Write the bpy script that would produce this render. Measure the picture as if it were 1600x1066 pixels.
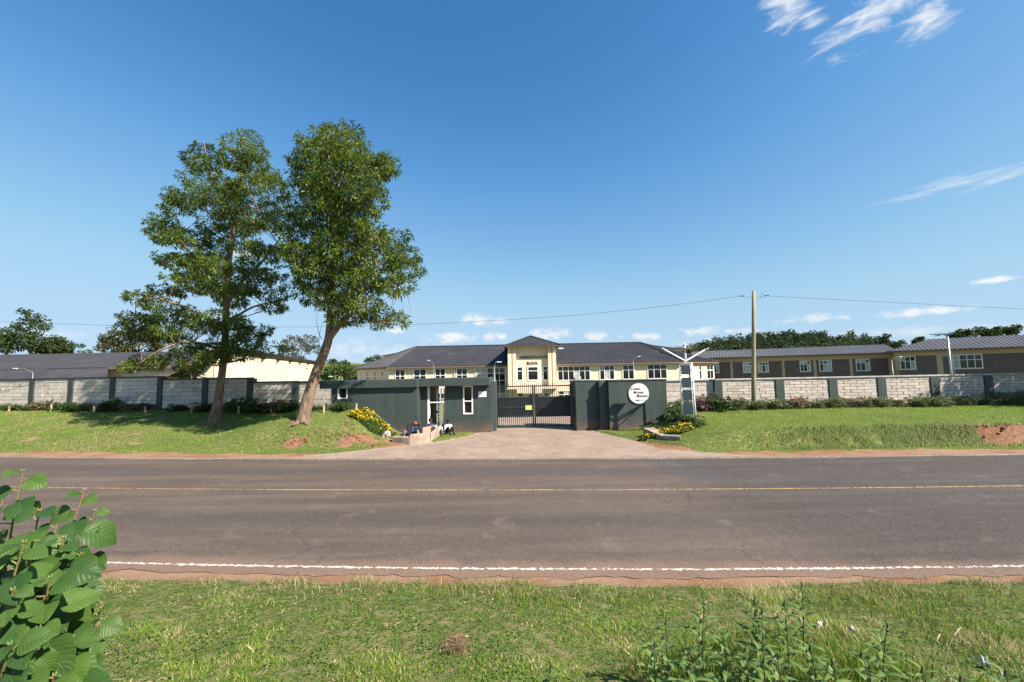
import bpy, bmesh, math, random
import numpy as np
from mathutils import Vector, Matrix
for o in list(bpy.data.objects): bpy.data.objects.remove(o)
SC = bpy.context.scene; COL = SC.collection
rad = math.radians
rng = np.random.default_rng(7); random.seed(7)
# ------------------------------------------------------------------ camera
FPX, EYE, PITCH, ROLL = 640.0, 2.75, rad(4.5), rad(1.1)
fw = Vector((0, math.cos(PITCH), math.sin(PITCH))); u0 = Vector((0, -math.sin(PITCH), math.cos(PITCH))); r0 = Vector((1, 0, 0))
cr = r0*math.cos(ROLL) - u0*math.sin(ROLL); cu = u0*math.cos(ROLL) + r0*math.sin(ROLL)
CAM = Vector((0, 0, EYE))
cam = bpy.data.objects.new('camera', bpy.data.cameras.new('camera')); COL.objects.link(cam)
cam.data.sensor_width = 36; cam.data.lens = 36*FPX/1600; cam.data.clip_end = 6000; cam.data.clip_start = 0.05
M = Matrix((cr, cu, -fw)).transposed().to_4x4(); M.translation = CAM; cam.matrix_world = M
SC.camera = cam
def ray(x, y): return fw + cr*((x-800)/FPX) + cu*((533-y)/FPX)
def at(x, y, Y): d = ray(x, y); return CAM + d*(Y/d.y)          # the place seen at a point of the photo, Y metres ahead
def onz(x, y, z=0.0): d = ray(x, y); return CAM + d*((z-EYE)/d.z)
# ------------------------------------------------------------------ light
SUN = Vector((1.0, -0.60, 1.0)).normalized()
sl = bpy.data.lights.new('sun', 'SUN'); sl.energy = 5.0; sl.angle = rad(0.53); sl.color = (1.0, 0.93, 0.82)
so = bpy.data.objects.new('sun', sl); COL.objects.link(so); so.rotation_euler = SUN.to_track_quat('Z', 'Y').to_euler()
W = bpy.data.worlds.new('World'); SC.world = W; W.use_nodes = True
SC.view_settings.view_transform = 'Standard'; SC.view_settings.look = 'None'; SC.view_settings.exposure = 1.2; SC.view_settings.gamma = 1
SC.cycles.max_bounces = 5; SC.cycles.transparent_max_bounces = 8; SC.cycles.use_denoising = True
class NT:
    def __init__(s, t): s.t = t
    def n(s, typ, **k):
        x = s.t.nodes.new(typ)
        for a, v in k.items(): setattr(x, a, v)
        return x
    def put(s, sock, v):
        if isinstance(v, bpy.types.NodeSocket): s.t.links.new(v, sock)
        else: sock.default_value = v
    def m(s, op, a, b=None, c=None, clamp=False):
        x = s.n('ShaderNodeMath', operation=op, use_clamp=clamp); s.put(x.inputs[0], a)
        if b is not None: s.put(x.inputs[1], b)
        if c is not None: s.put(x.inputs[2], c)
        return x.outputs[0]
    def vm(s, op, a, b=None):
        x = s.n('ShaderNodeVectorMath', operation=op); s.put(x.inputs[0], a)
        if b is not None: s.put(x.inputs[1], b)
        return x.outputs['Value'] if op in ('DOT_PRODUCT', 'LENGTH', 'DISTANCE') else x.outputs[0]
    def noise(s, vec, scale, detail=3, rough=.5, dist=0.0, dim='3D'):
        x = s.n('ShaderNodeTexNoise', noise_dimensions=dim); s.put(x.inputs['Vector'], vec)
        x.inputs['Scale'].default_value = scale; x.inputs['Detail'].default_value = detail; x.inputs['Roughness'].default_value = rough; x.inputs['Distortion'].default_value = dist
        return x.outputs[0]
    def ss(s, a, lo, hi):
        x = s.n('ShaderNodeMapRange', interpolation_type='SMOOTHSTEP'); s.put(x.inputs[0], a); s.put(x.inputs[1], lo); s.put(x.inputs[2], hi)
        return x.outputs[0]
    def mix(s, f, a, b):
        x = s.n('ShaderNodeMix', data_type='RGBA'); s.put(x.inputs[0], f)
        for i, v in ((6, a), (7, b)):
            if isinstance(v, tuple) and len(v) == 3: v = v + (1,)
            s.put(x.inputs[i], v)
        return x.outputs[2]
    def scalev(s, vec, sc, rot=(0, 0, 0)):
        x = s.n('ShaderNodeMapping'); s.put(x.inputs['Vector'], vec); x.inputs['Scale'].default_value = sc; x.inputs['Rotation'].default_value = rot
        return x.outputs[0]
CLOUD_DARK, CLOUD_LIGHT = (4.3, 4.6, 5.0), (5.3, 5.3, 5.3)
def make_world():
    t = W.node_tree; t.nodes.clear(); N = NT(t)
    sky = N.n('ShaderNodeTexSky', sky_type='NISHITA', sun_disc=False)
    sky.sun_elevation = math.asin(SUN.z); sky.sun_rotation = math.atan2(SUN.x, SUN.y)
    sky.altitude = 300; sky.air_density = 1.0; sky.dust_density = 0.35; sky.ozone_density = 2.2
    tc = N.n('ShaderNodeTexCoord').outputs['Generated']
    d = N.vm('NORMALIZE', tc)
    def dist(items):
        acc = None
        for (x, y, hw, hh, rot) in items:
            c = ray(x, y).normalized(); t1 = Vector((c.y, -c.x, 0)).normalized(); t2 = t1.cross(c); a = rad(rot); e1 = t1*math.cos(a)+t2*math.sin(a); e2 = t2*math.cos(a)-t1*math.sin(a); L = ray(x, y).length*FPX
            mp = N.n('ShaderNodeMapping', vector_type='TEXTURE'); N.put(mp.inputs['Vector'], d); mp.inputs['Location'].default_value = c
            mp.inputs['Rotation'].default_value = Matrix((e1, e2, e1.cross(e2))).transposed().to_euler(); mp.inputs['Scale'].default_value = (hw/L, hh/L, .4)
            r = N.vm('LENGTH', mp.outputs[0]); acc = r if acc is None else N.m('MINIMUM', acc, r)
        return acc
    def alpha(items, nz, k, s, lo=0.0, hi=.8): return N.m('MULTIPLY', N.ss(N.m('ADD', N.m('SUBTRACT', 1.0, dist(items)), N.m('MULTIPLY', N.m('SUBTRACT', nz, 0.5), k)), lo, hi), s)
    n1 = N.noise(N.scalev(d, (1, 1, 1.5)), 40, 5, .62)
    A = alpha([(765,502,48,11,0),(735,498,18,10,0),(705,528,46,11,0),(772,527,24,9,0),(862,522,48,13,0),(930,525,26,9,0),(1008,526,38,10,0),(618,517,18,8,0),(1095,519,34,9,0),(1160,517,30,8,0),(1270,498,50,8,0),(1445,487,60,8,0),(1548,438,42,6,0),(380,398,34,14,0)], n1, 2.2, .82, .0, 1.0)
    A2 = alpha([(555,545,60,24,0),(640,552,110,16,0),(900,546,150,16,0),(1180,534,150,14,0),(40,522,90,16,0),(270,560,80,24,0),(1400,520,160,10,0)], n1, 2.0, .42, .0, 1.1)
    n2 = N.noise(N.scalev(d, (7, 7, 26), (0, rad(38), 0)), 2.2, 6, .68, .9)
    B = alpha([(1395,2,110,38,14),(1345,34,40,16,38),(1450,20,42,34,30),(1232,10,38,40,45),(1268,30,18,28,60)], n2, 3.0, .92, -.05, 1.3)
    n3 = N.noise(N.scalev(d, (6, 6, 60), (0, rad(-5), 0)), 3.0, 5, .62, .4)
    B2 = alpha([(1475,290,100,13,4),(1565,278,70,9,9)], n3, 2.6, .5, -.05, 1.5)
    al = N.m('MAXIMUM', N.m('MAXIMUM', A, A2), N.m('MAXIMUM', B, B2))
    cc = N.mix(N.ss(n1, .35, .65), CLOUD_DARK, CLOUD_LIGHT)
    hs = N.n('ShaderNodeHueSaturation'); hs.inputs['Saturation'].default_value = 1.12; hs.inputs['Hue'].default_value = .497; N.put(hs.inputs['Color'], sky.outputs[0])
    sp = N.n('ShaderNodeSeparateColor'); N.put(sp.inputs[0], hs.outputs[0]); cb = N.n('ShaderNodeCombineColor')
    U = 10.56   # deep clear-air blue of the high plateau: one tone curve over the whole sky
    for i, pts in enumerate((((0, 0), (.05, .016), (.10, .055), (.15, .115), (.20, .19), (.30, .30), (.42, .39), (.8, .48), (2, .52)), ((0, 0), (.22, .215), (.39, .42), (.68, .63), (1.0, .69), (2, .74)), ((0, 0), (.44, .50), (.70, .75), (1.1, .88), (2, .95)))):
        fc = N.n('ShaderNodeFloatCurve'); cv = fc.mapping.curves[0]
        for k, (x, y) in enumerate(pts):
            if k == 0: cv.points[0].location = (0, 0)
            elif k == len(pts)-1: cv.points[-1].location = (x/2, y/2)
            else: cv.points.new(x/2, y/2)
        fc.mapping.update(); N.put(fc.inputs['Value'], N.m('DIVIDE', sp.outputs[i], U)); N.put(cb.inputs[i], N.m('MULTIPLY', fc.outputs[0], U))
    bg = N.n('ShaderNodeBackground'); N.put(bg.inputs[0], N.mix(al, cb.outputs[0], cc)); bg.inputs[1].default_value = 0.082
    out = N.n('ShaderNodeOutputWorld'); t.links.new(bg.outputs[0], out.inputs[0])
make_world()
# ------------------------------------------------------------------ helpers
def lin(r, g, b): return tuple((c/255/12.92 if c/255 <= .04045 else ((c/255+.055)/1.055)**2.4) for c in (r, g, b))
def sm(a, b, x):
    t = np.clip((np.asarray(x, float)-a)/(b-a), 0, 1); return t*t*(3-2*t)
def vnoise(x, y, s, seed=0):
    x = np.asarray(x, float)/s; y = np.asarray(y, float)/s
    ix = np.floor(x).astype(np.int64); iy = np.floor(y).astype(np.int64); fx = x-ix; fy = y-iy; fx = fx*fx*(3-2*fx); fy = fy*fy*(3-2*fy)
    def h(a, b):
        n = (a*374761393 + b*668265263 + seed*974711) & 0x7fffffff; n = ((n ^ (n >> 13))*1274126177) & 0x7fffffff
        return ((n ^ (n >> 16)) & 0xffff)/65535.0
    return (h(ix, iy)*(1-fx)+h(ix+1, iy)*fx)*(1-fy) + (h(ix, iy+1)*(1-fx)+h(ix+1, iy+1)*fx)*fy
def tag(o, label=None, cat=None, group=None, kind=None):
    for k, v in (('label', label), ('category', cat), ('group', group), ('kind', kind)):
        if v: o[k] = v
    return o
def thing(name, loc, label, cat, group=None, rz=0.0):
    o = bpy.data.objects.new(name, None); COL.objects.link(o); o.location = loc; o.rotation_euler[2] = rz; o.empty_display_size = .2
    return tag(o, label, cat, group)
def add(name, me, parent=None, keep=True):
    o = bpy.data.objects.new(name, me); COL.objects.link(o)
    if parent is not None:
        o.parent = parent
        if keep: o.matrix_parent_inverse = wm(parent).inverted()
    return o
def wm(o):
    m = o.matrix_basis.copy()
    return (wm(o.parent) @ o.matrix_parent_inverse @ m) if o.parent else m
def npmesh(name, V, faces, mats, mi=None, col=None, smooth=False, uv=None):
    me = bpy.data.meshes.new(name); V = np.asarray(V, np.float32)
    if not isinstance(faces, list): faces = [faces]
    faces = [np.asarray(f, np.int32) for f in faces if len(f)]
    me.vertices.add(len(V)); me.vertices.foreach_set('co', V.ravel())
    li = np.concatenate([f.ravel() for f in faces]); tot = np.concatenate([np.full(len(f), f.shape[1], np.int32) for f in faces])
    st = np.concatenate([[0], np.cumsum(tot)[:-1]]).astype(np.int32)
    me.loops.add(len(li)); me.loops.foreach_set('vertex_index', li); me.polygons.add(len(tot)); me.polygons.foreach_set('loop_start', st)
    for m in (mats if isinstance(mats, (list, tuple)) else [mats]): me.materials.append(m)
    if mi is not None: me.polygons.foreach_set('material_index', np.asarray(mi, np.int32))
    me.polygons.foreach_set('use_smooth', np.full(len(tot), bool(smooth)))
    if col is not None:
        a = me.color_attributes.new('col', 'FLOAT_COLOR', 'POINT'); c = np.ones((len(V), 4), np.float32); c[:, :np.asarray(col).shape[1]] = col; a.data.foreach_set('color', c.ravel())
    if uv is not None:
        u = me.uv_layers.new(name='UVMap'); u.data.foreach_set('uv', np.asarray(uv, np.float32)[li].ravel())
    me.update(calc_edges=True)
    return me
class MB:
    def __init__(s): s.v = []; s.f = []; s.m = []; s.cm = 0
    def quadf(s, idx): s.f.append(tuple(idx)); s.m.append(s.cm)
    def poly(s, pts):
        b = len(s.v); s.v += [tuple(p) for p in pts]; s.quadf(range(b, b+len(pts))); return s
    def obox(s, o, ax, ay, az):
        o, ax, ay, az = Vector(o), Vector(ax), Vector(ay), Vector(az); b = len(s.v)
        for k in (0, 1):
            for (i, j) in ((0, 0), (1, 0), (1, 1), (0, 1)): s.v.append(tuple(o+ax*i+ay*j+az*k))
        fl = ax.cross(ay).dot(az) < 0
        for f in ((3,2,1,0),(4,5,6,7),(0,1,5,4),(1,2,6,5),(2,3,7,6),(3,0,4,7)):
            f = [b+i for i in f]; s.quadf(f[::-1] if fl else f)
        return s
    def box(s, a, b): return s.obox(a, (b[0]-a[0], 0, 0), (0, b[1]-a[1], 0), (0, 0, b[2]-a[2]))
    def prism(s, pts, ext):
        ext = Vector(ext); pts = [Vector(p) for p in pts]; n = len(pts); b = len(s.v)
        s.v += [tuple(p) for p in pts] + [tuple(p+ext) for p in pts]
        nr = sum((pts[i].cross(pts[(i+1) % n]) for i in range(n)), Vector()); fl = nr.dot(ext) > 0
        A = list(range(b, b+n)); B = list(range(b+n, b+2*n))
        s.quadf(A[::-1] if fl else A); s.quadf(B if fl else B[::-1])
        for i in range(n):
            q = [A[i], A[(i+1) % n], B[(i+1) % n], B[i]]; s.quadf(q if fl else q[::-1])
        return s
    def tube(s, pts, rr, n=8, cap=True):
        pts = [Vector(p) for p in pts]; rr = rr if hasattr(rr, '__len__') else [rr]*len(pts); b = len(s.v); up = None
        for i, p in enumerate(pts):
            t = (pts[min(i+1, len(pts)-1)]-pts[max(i-1, 0)]).normalized()
            if up is None: up = (Vector((1, 0, 0)) if abs(t.x) < .8 else Vector((0, 1, 0)))
            e1 = (up - t*up.dot(t)).normalized(); e2 = t.cross(e1); up = e1
            for k in range(n):
                a = 2*math.pi*k/n; s.v.append(tuple(p + (e1*math.cos(a)+e2*math.sin(a))*rr[i]))
        for i in range(len(pts)-1):
            for k in range(n):
                k2 = (k+1) % n; s.quadf((b+i*n+k, b+i*n+k2, b+(i+1)*n+k2, b+(i+1)*n+k))
        if cap: s.quadf(list(range(b, b+n))[::-1]); s.quadf(range(b+(len(pts)-1)*n, b+len(pts)*n))
        return s
    def ball(s, c, r, n=10, m=7):
        c = Vector(c); r = r if hasattr(r, '__len__') else (r, r, r); b = len(s.v)
        s.v.append((c.x, c.y, c.z-r[2]))
        for i in range(1, m):
            th = math.pi*i/m
            for k in range(n):
                a = 2*math.pi*k/n; s.v.append((c.x+r[0]*math.sin(th)*math.cos(a), c.y+r[1]*math.sin(th)*math.sin(a), c.z-r[2]*math.cos(th)))
        s.v.append((c.x, c.y, c.z+r[2])); e = len(s.v)-1
        for k in range(n):
            k2 = (k+1) % n; s.quadf((b, b+1+k2, b+1+k)); s.quadf((e, b+1+(m-2)*n+k, b+1+(m-2)*n+k2))
            for i in range(m-2): s.quadf((b+1+i*n+k, b+1+i*n+k2, b+1+(i+1)*n+k2, b+1+(i+1)*n+k))
        return s
    def mesh(s, name, mats, smooth=False):
        me = bpy.data.meshes.new(name); me.from_pydata(s.v, [], s.f)
        for m in (mats if isinstance(mats, (list, tuple)) else [mats]): me.materials.append(m)
        if any(s.m): me.polygons.foreach_set('material_index', s.m)
        if smooth: me.polygons.foreach_set('use_smooth', [True]*len(s.f))
        me.update(); return me
    def build(s, name, mats, parent=None, bevel=0, smooth=False):
        o = add(name, s.mesh(name, mats, smooth), parent)
        if bevel:
            b = o.modifiers.new('b', 'BEVEL'); b.width = bevel; b.segments = 2; b.limit_method = 'ANGLE'
        return o
ORD = ['first','second','third','fourth','fifth','sixth','seventh','eighth','ninth','tenth','eleventh','twelfth','thirteenth','fourteenth','fifteenth','sixteenth','seventeenth','eighteenth','nineteenth','twentieth','twenty-first','twenty-second','twenty-third','twenty-fourth','twenty-fifth','twenty-sixth','twenty-seventh','twenty-eighth','twenty-ninth','thirtieth']
# ------------------------------------------------------------------ materials
MT = {}
def mat(name, c1, c2=None, scale=3.0, rough=.8, bump=0.0, bscale=40.0, detail=5, spec=.3, metal=0.0, rnd=0.0, stretch=(1, 1, 1), lo=.35, hi=.65, grime=None):
    m = bpy.data.materials.new(name); m.use_nodes = True; t = m.node_tree; N = NT(t); b = t.nodes['Principled BSDF']
    pos = N.n('ShaderNodeNewGeometry').outputs['Position']
    if stretch != (1, 1, 1): pos = N.scalev(pos, stretch)
    col = c1 + (1,)
    if c2 is not None: col = N.mix(N.ss(N.noise(pos, scale, detail, .6), lo, hi), c1, c2)
    if grime: col = N.mix(N.m('MULTIPLY', N.ss(N.noise(pos, grime[1], 6, .65), .5, .72), grime[2]), col, grime[0])
    if rnd:
        hs = N.n('ShaderNodeHueSaturation'); r = N.n('ShaderNodeObjectInfo').outputs['Random']; N.put(hs.inputs['Value'], N.m('ADD', 1-rnd, N.m('MULTIPLY', r, 2*rnd))); N.put(hs.inputs['Color'], col); col = hs.outputs[0]
    N.put(b.inputs['Base Color'], col)
    b.inputs['Roughness'].default_value = rough; b.inputs['Specular IOR Level'].default_value = spec; b.inputs['Metallic'].default_value = metal
    if bump:
        bp = N.n('ShaderNodeBump'); bp.inputs['Strength'].default_value = min(1, bump*20); bp.inputs['Distance'].default_value = bump; N.put(bp.inputs['Height'], N.noise(pos, bscale, 5, .6)); N.put(b.inputs['Normal'], bp.outputs[0])
    MT[name] = m; return m
def leafmat(name, trans=.3, rough=.45, spec=.3, tint=(1, 1, 1)):
    m = bpy.data.materials.new(name); m.use_nodes = True; t = m.node_tree; N = NT(t); b = t.nodes['Principled BSDF']; out = t.nodes['Material Output']
    a = N.n('ShaderNodeVertexColor', layer_name='col').outputs[0]
    N.put(b.inputs['Base Color'], a); b.inputs['Roughness'].default_value = rough; b.inputs['Specular IOR Level'].default_value = spec
    tr = N.n('ShaderNodeBsdfTranslucent'); hs = N.n('ShaderNodeHueSaturation'); hs.inputs['Hue'].default_value = .485; hs.inputs['Value'].default_value = 1.5; N.put(hs.inputs['Color'], a); N.put(tr.inputs[0], hs.outputs[0])
    mx = N.n('ShaderNodeMixShader'); mx.inputs[0].default_value = trans; t.links.new(b.outputs[0], mx.inputs[1]); t.links.new(tr.outputs[0], mx.inputs[2]); t.links.new(mx.outputs[0], out.inputs[0])
    MT[name] = m; return m
leafmat('leaf', .24); leafmat('blade', .35, .6, .2); leafmat('farleaf', .2, .7, .1); leafmat('petal', .25, .6, .2)
def render_paint():   # painted render: rain streaks, patchy fading, red mud splashed up from the ground
    m = mat('green_paint', (.037,.049,.046), (.047,.06,.056), 1.3, .6, .003, 50); T = m.node_tree; N = NT(T); b = T.nodes['Principled BSDF']
    src = b.inputs['Base Color'].links[0].from_socket; pos = N.n('ShaderNodeNewGeometry').outputs['Position']; s = N.n('ShaderNodeSeparateXYZ'); N.put(s.inputs[0], pos)
    st = N.ss(N.noise(N.scalev(pos, (5, 5, .35)), 1.4, 5, .65), .52, .75); c = N.mix(N.m('MULTIPLY', st, .35), src, (.10,.115,.105))
    st2 = N.ss(N.noise(N.scalev(pos, (7, 7, .3)), 1.1, 4, .6), .55, .75); c = N.mix(N.m('MULTIPLY', st2, .4), c, (.028,.036,.036))
    k = N.m('MULTIPLY', N.ss(N.m('ADD', s.outputs[2], N.m('MULTIPLY', N.noise(pos, 2.2, 6, .7), 1.1)), 1.25, .45), .75); c = N.mix(k, c, (.16,.10,.07)); N.put(b.inputs['Base Color'], c)
render_paint()
mat('gate_paint', (.016,.022,.024), (.024,.03,.032), 2, .45, spec=.45)
mat('post_paint', (.05,.066,.068), (.058,.076,.078), 2, .5)
mat('cream', (.64,.52,.385), (.70,.585,.445), .35, .8, .002, 30, grime=((.5,.4,.25), .25, .3))
mat('white', (.8,.79,.76), (.72,.71,.69), 4, .5)
mat('sign_white', (.60,.60,.565), (.55,.55,.52), 5, .5)
mat('scrap', (.55,.53,.49), (.4,.38,.34), 20, .8)
mat('white_metal', (.78,.78,.77), (.66,.66,.65), 9, .4)
mat('grey_metal', (.45,.46,.46), (.35,.36,.36), 8, .4, metal=.4)
mat('roof', (.036,.035,.040), (.046,.044,.05), .5, .6, spec=.2, grime=((.09,.085,.08), .4, .35))
mat('roof_pale', (.088,.083,.086), (.105,.1,.103), .5, .55, spec=.25)
mat('fascia', (.16,.105,.07), (.2,.14,.1), 2, .6)
mat('tan_wall', (.47,.335,.205), (.52,.385,.245), .4, .85)
mat('dark_brick', (.115,.083,.072), (.155,.115,.10), 2.5, .85, .004, 8, stretch=(1, 1, 6))
mat('glass', (.012,.015,.013), rough=.06, spec=.6)
mat('curtain', (.5,.48,.42), (.3,.29,.26), 3, .6, spec=.5)
mat('mortar', (.3,.245,.205), (.38,.32,.27), 5, .95, .004, 30)
mat('block', (.51,.44,.38), (.41,.355,.305), 6, .9, .012, 26, rnd=.14, grime=((.27,.225,.19), 4, .55))
mat('slab', (.60,.52,.44), (.48,.425,.365), 5, .9, .008, 30, rnd=.13, grime=((.15,.14,.13), 3, .55))
mat('coping', (.42,.4,.37), (.3,.285,.27), 3, .85)
mat('kerb_concrete', (.36,.285,.23), (.26,.2,.155), 3.2, .9, .006, 40, grime=((.26,.14,.08), 1.6, .6))
mat('bark', (.27,.175,.115), (.12,.08,.06), 3.5, .9, .03, 12, stretch=(2.5, 2.5, .6), grime=((.28,.2,.14), 2, .5))
mat('far_bark', (.2,.17,.14), (.12,.1,.08), 3, .9)
mat('timber', (.33,.27,.16), (.24,.2,.12), 3, .85, .006, 20, stretch=(6, 6, .5))
mat('stake', (.42,.31,.19), (.3,.22,.14), 9, .9)
mat('wire', (.09,.09,.09), rough=.6)
mat('black', (.012,.012,.013), rough=.5)
mat('letter', (.035,.025,.02), rough=.6)
mat('grey_letter', (.12,.12,.13), rough=.6)
mat('board_text', (.3,.36,.36), rough=.6)
mat('yellow_board', (.62,.6,.16), (.55,.54,.2), 9, .6)
mat('rock', (.42,.37,.32), (.2,.17,.15), 7, .95, .02, 14)
mat('red_soil', (.21,.10,.06), (.13,.06,.035), 5, 1, .03, 14)
mat('stem', (.16,.17,.05), (.22,.13,.06), 6, .7)
mat('dark_stem', (.07,.05,.03), (.05,.06,.025), 6, .7)
mat('dry', (.34,.2,.11), (.22,.13,.07), 20, .95)
mat('solar', (.015,.02,.045), rough=.2, spec=.6)
mat('board_green', (.17,.215,.205), (.2,.245,.23), 4, .45)
# ------------------------------------------------------------------ terrain
def quad(c2, c1, c0, x):
    x = np.asarray(x, float); xc = np.clip(x, -20, 18)
    return c0 + c1*xc + c2*xc*xc + (x-xc)*(c1+2*c2*xc)
def near_y(x): return quad(.0034, -.052, 5.99, x)
def mid_y(x): return quad(.0020, -.0616, 9.895, x)
def far_y(x): return quad(.0018, -.0767, 13.40, x)
DL = ([12.0, 14.05, 14.35, 15.0, 15.8, 17.2, 18.4, 19.8, 20.6, 24, 55], [-8.6, -8.5, -8.0, -6.4, -4.95, -2.95, -2.0, -1.5, -1.35, -2.6, -3.0])
DR = ([12.0, 12.9, 13.3, 13.9, 14.8, 15.8, 17.2, 18.9, 20.6, 24, 55], [8.4, 8.1, 7.2, 6.2, 5.45, 4.95, 4.35, 3.7, 3.4, 5.0, 6.5])
def drive_mask(x, y, pad=0.0):
    xl = np.interp(y, *DL)-pad; xr = np.interp(y, *DR)+pad
    return (x > xl) & (x < xr) & (y < 54) & (y > 12)
def gz(x, y):
    x = np.asarray(x, float); y = np.asarray(y, float)
    yn = near_y(x); yf = far_y(x)
    s = np.clip(yn-.35-y, 0, 12); zn = 1.28*(1-np.exp(-s/3.6)*(1+.25*s/3.6))+.02*s
    zn = zn + (vnoise(x, y, .9, 1)-.5)*.05*sm(.1, .8, s) + (vnoise(x, y, .3, 2)-.5)*.035*sm(.05, .4, s)
    # beyond the road: left lawn, right bank, way in between
    wl = sm(-4.3-.1*(y-17), -6.7, x); wr = sm(4.6, 8.6, x)
    e = sm(-14, -9, x)*wl
    cut = .55*sm(15.7, 16.9+.3*(vnoise(x, y, .8, 5)-.5), y) + .68*sm(15.9, 18.5, y) - .25*sm(18.6, 23, y)
    soft = .92*np.clip((y-yf-1.3)/8.0, 0, 1)**1.15
    zl = soft*(1-e) + cut*e + (vnoise(x, y, 1.3, 6)-.5)*.07*sm(yf+.8, yf+2.5, y)
    zl = zl*(1-sm(31, 46, y)) - 2.3*sm(31, 60, y)
    ft = 14.15 + .25*(vnoise(x, 0*x, 1.7, 9)-.5)
    st = .72-.40*sm(14, 16.5, x)
    zr = .58*sm(ft, ft+st, y) + .12*sm(15.5, 22, y) + (vnoise(x, y, .7, 8)-.5)*.10*sm(ft-.1, ft+.4, y)*(1-sm(ft+.9, ft+1.6, y)) + (vnoise(x, y, 2.5, 18)-.5)*.05*sm(15, 16, y)
    zr = zr*(1-sm(23, 36, y)) - 2.3*sm(23, 55, y)
    zm = .06*(1-drive_mask(x, y, .25))*sm(yf+.8, yf+2, y)*(1-sm(19, 21, y)) - 2.3*sm(20.6, 53, y)
    zfar = zm*(1-wl)*(1-wr) + zl*wl + zr*wr
    hill = 15.5*sm(110, 300, y)*np.exp(-((x+150)/120)**2) + 15*sm(110, 250, y)*sm(60, 150, x-.1*y+10) + 6*sm(200, 900, y)
    zfar = zfar + hill
    z = np.where(y < (yn+yf)/2, zn, zfar)
    road = sm(0, .3, y-(yn-.26))*sm(0, .3, (yf+.18)-y)
    z = z - .016*road - .02*drive_mask(x, y, -.06)*(y > yf-.3) + (vnoise(x, y, .22, 3)-.5)*.012*(1-road)
    return z
def dirt(x, y):
    x = np.asarray(x, float); y = np.asarray(y, float); yn = near_y(x); yf = far_y(x)
    n = vnoise(x, y, .5, 11)-.5; n2 = vnoise(x, y, 2.2, 12)-.5
    a = sm(-.62, -.42, (y-yn)+.25*n+.22*n2)*(y < yn+1)
    w = .62+.25*sm(2, 12, x)+.5*n2+.45*sm(-3, -10, x)
    b = (1-sm(w-.15, w+.25, (y-yf)+.5*n))*(y > yf-1)
    c = .85*sm(.4, .95, np.exp(-((x+6.6)/1.1)**2-((y-16.35)/.42)**2)*1.0 + np.exp(-((x+8.6)/.7)**2-((y-16.2)/.3)**2)*.8 + n*1.3)
    d = sm(.4, .7, np.exp(-((x+15.9)/.9)**2-((y-21.3)/.5)**2) + n*.5)
    f = .95*sm(.45, .7, sm(14.2, 16.5, x)*np.exp(-((y-14.38)/.3)**2) + n*.8)
    g = (drive_mask(x, y, .16) & (y < 20.5) & (y > yf-.2))*.9
    h = .8*sm(.5, .8, np.exp(-((x+4.7)/.7)**2-((y-16.9)/.8)**2) + n)
    k = .34*sm(.60, .85, vnoise(x, y, .8, 13)*.6+vnoise(x, y, .25, 14)*.4)*(y < yn)
    l = .62*sm(.58, .8, vnoise(x, y, 1.6, 15)*.6+vnoise(x, y, .4, 16)*.4)*(y > yf)*(x < -4)*(y < 21)
    return np.clip(np.maximum.reduce([a, b, c, d, f, g*1.0, h, k, l]), 0, 1)
def axis(parts):
    return np.concatenate([np.arange(a, b, s) for a, b, s in parts])
gx = np.concatenate([-60-np.geomspace(3, 1900, 26)[::-1], axis([(-60, -26, 1.0), (-26, -9, .3), (-9, 9, .12), (9, 26, .3), (26, 60.1, 1.0)]), 60+np.geomspace(3, 1900, 26)])
gy = np.concatenate([-3-np.geomspace(1, 400, 14)[::-1], axis([(-3, 1.5, .4), (1.5, 6.6, .1), (6.6, 12.2, .5), (12.2, 19, .13), (19, 31, .3), (31, 62, 1.0)]), 62+np.geomspace(2, 2400, 46)])
X, Y = np.meshgrid(gx, gy); Z = gz(X, Y); D = dirt(X, Y)
nx, ny = len(gx), len(gy); I = np.arange(nx*ny).reshape(ny, nx)
Fq = np.stack([I[:-1, :-1], I[:-1, 1:], I[1:, 1:], I[1:, :-1]], -1).reshape(-1, 4)
def ground_material():
    m = bpy.data.materials.new('ground'); m.use_nodes = True; t = m.node_tree; N = NT(t); b = t.nodes['Principled BSDF']
    pos = N.n('ShaderNodeNewGeometry').outputs['Position']; dm = N.n('ShaderNodeVertexColor', layer_name='col').outputs[0]
    sx = N.n('ShaderNodeSeparateColor'); N.put(sx.inputs[0], dm)
    n = N.noise(pos, 9, 6, .65); nf = N.noise(pos, 45, 5, .6); nl = N.noise(pos, .7, 4, .6)
    d = N.ss(N.m('ADD', sx.outputs[0], N.m('MULTIPLY', N.m('SUBTRACT', n, .5), .7)), .38, .62)
    g = N.mix(nl, (.10,.155,.028), (.17,.205,.05)); g = N.mix(N.ss(nf, .4, .62), g, (.045,.06,.016)); g = N.mix(N.ss(n, .47, .68), g, (.24,.185,.095))
    s = N.mix(nf, (.23,.135,.08), (.36,.24,.155)); s = N.mix(N.ss(nl, .4, .65), s, (.25,.125,.068)); s = N.mix(N.ss(n, .6, .75), s, (.40,.31,.225))
    s = N.mix(N.m('MULTIPLY', N.ss(n, .3, .6), sx.outputs[1]), s, (.15,.062,.036))
    N.put(b.inputs['Base Color'], N.mix(d, g, s)); b.inputs['Roughness'].default_value = .95; b.inputs['Specular IOR Level'].default_value = .1
    bp = N.n('ShaderNodeBump'); bp.inputs['Strength'].default_value = .8; bp.inputs['Distance'].default_value = .03; N.put(bp.inputs['Height'], N.m('ADD', n, nf)); N.put(b.inputs['Normal'], bp.outputs[0])
    MT['ground'] = m; return m
redm = np.clip(np.exp(-((X+8)/3)**2-((Y-16.4)/.9)**2) + sm(13.5, 16, X)*np.exp(-((Y-14.7)/.7)**2), 0, 1)
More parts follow.
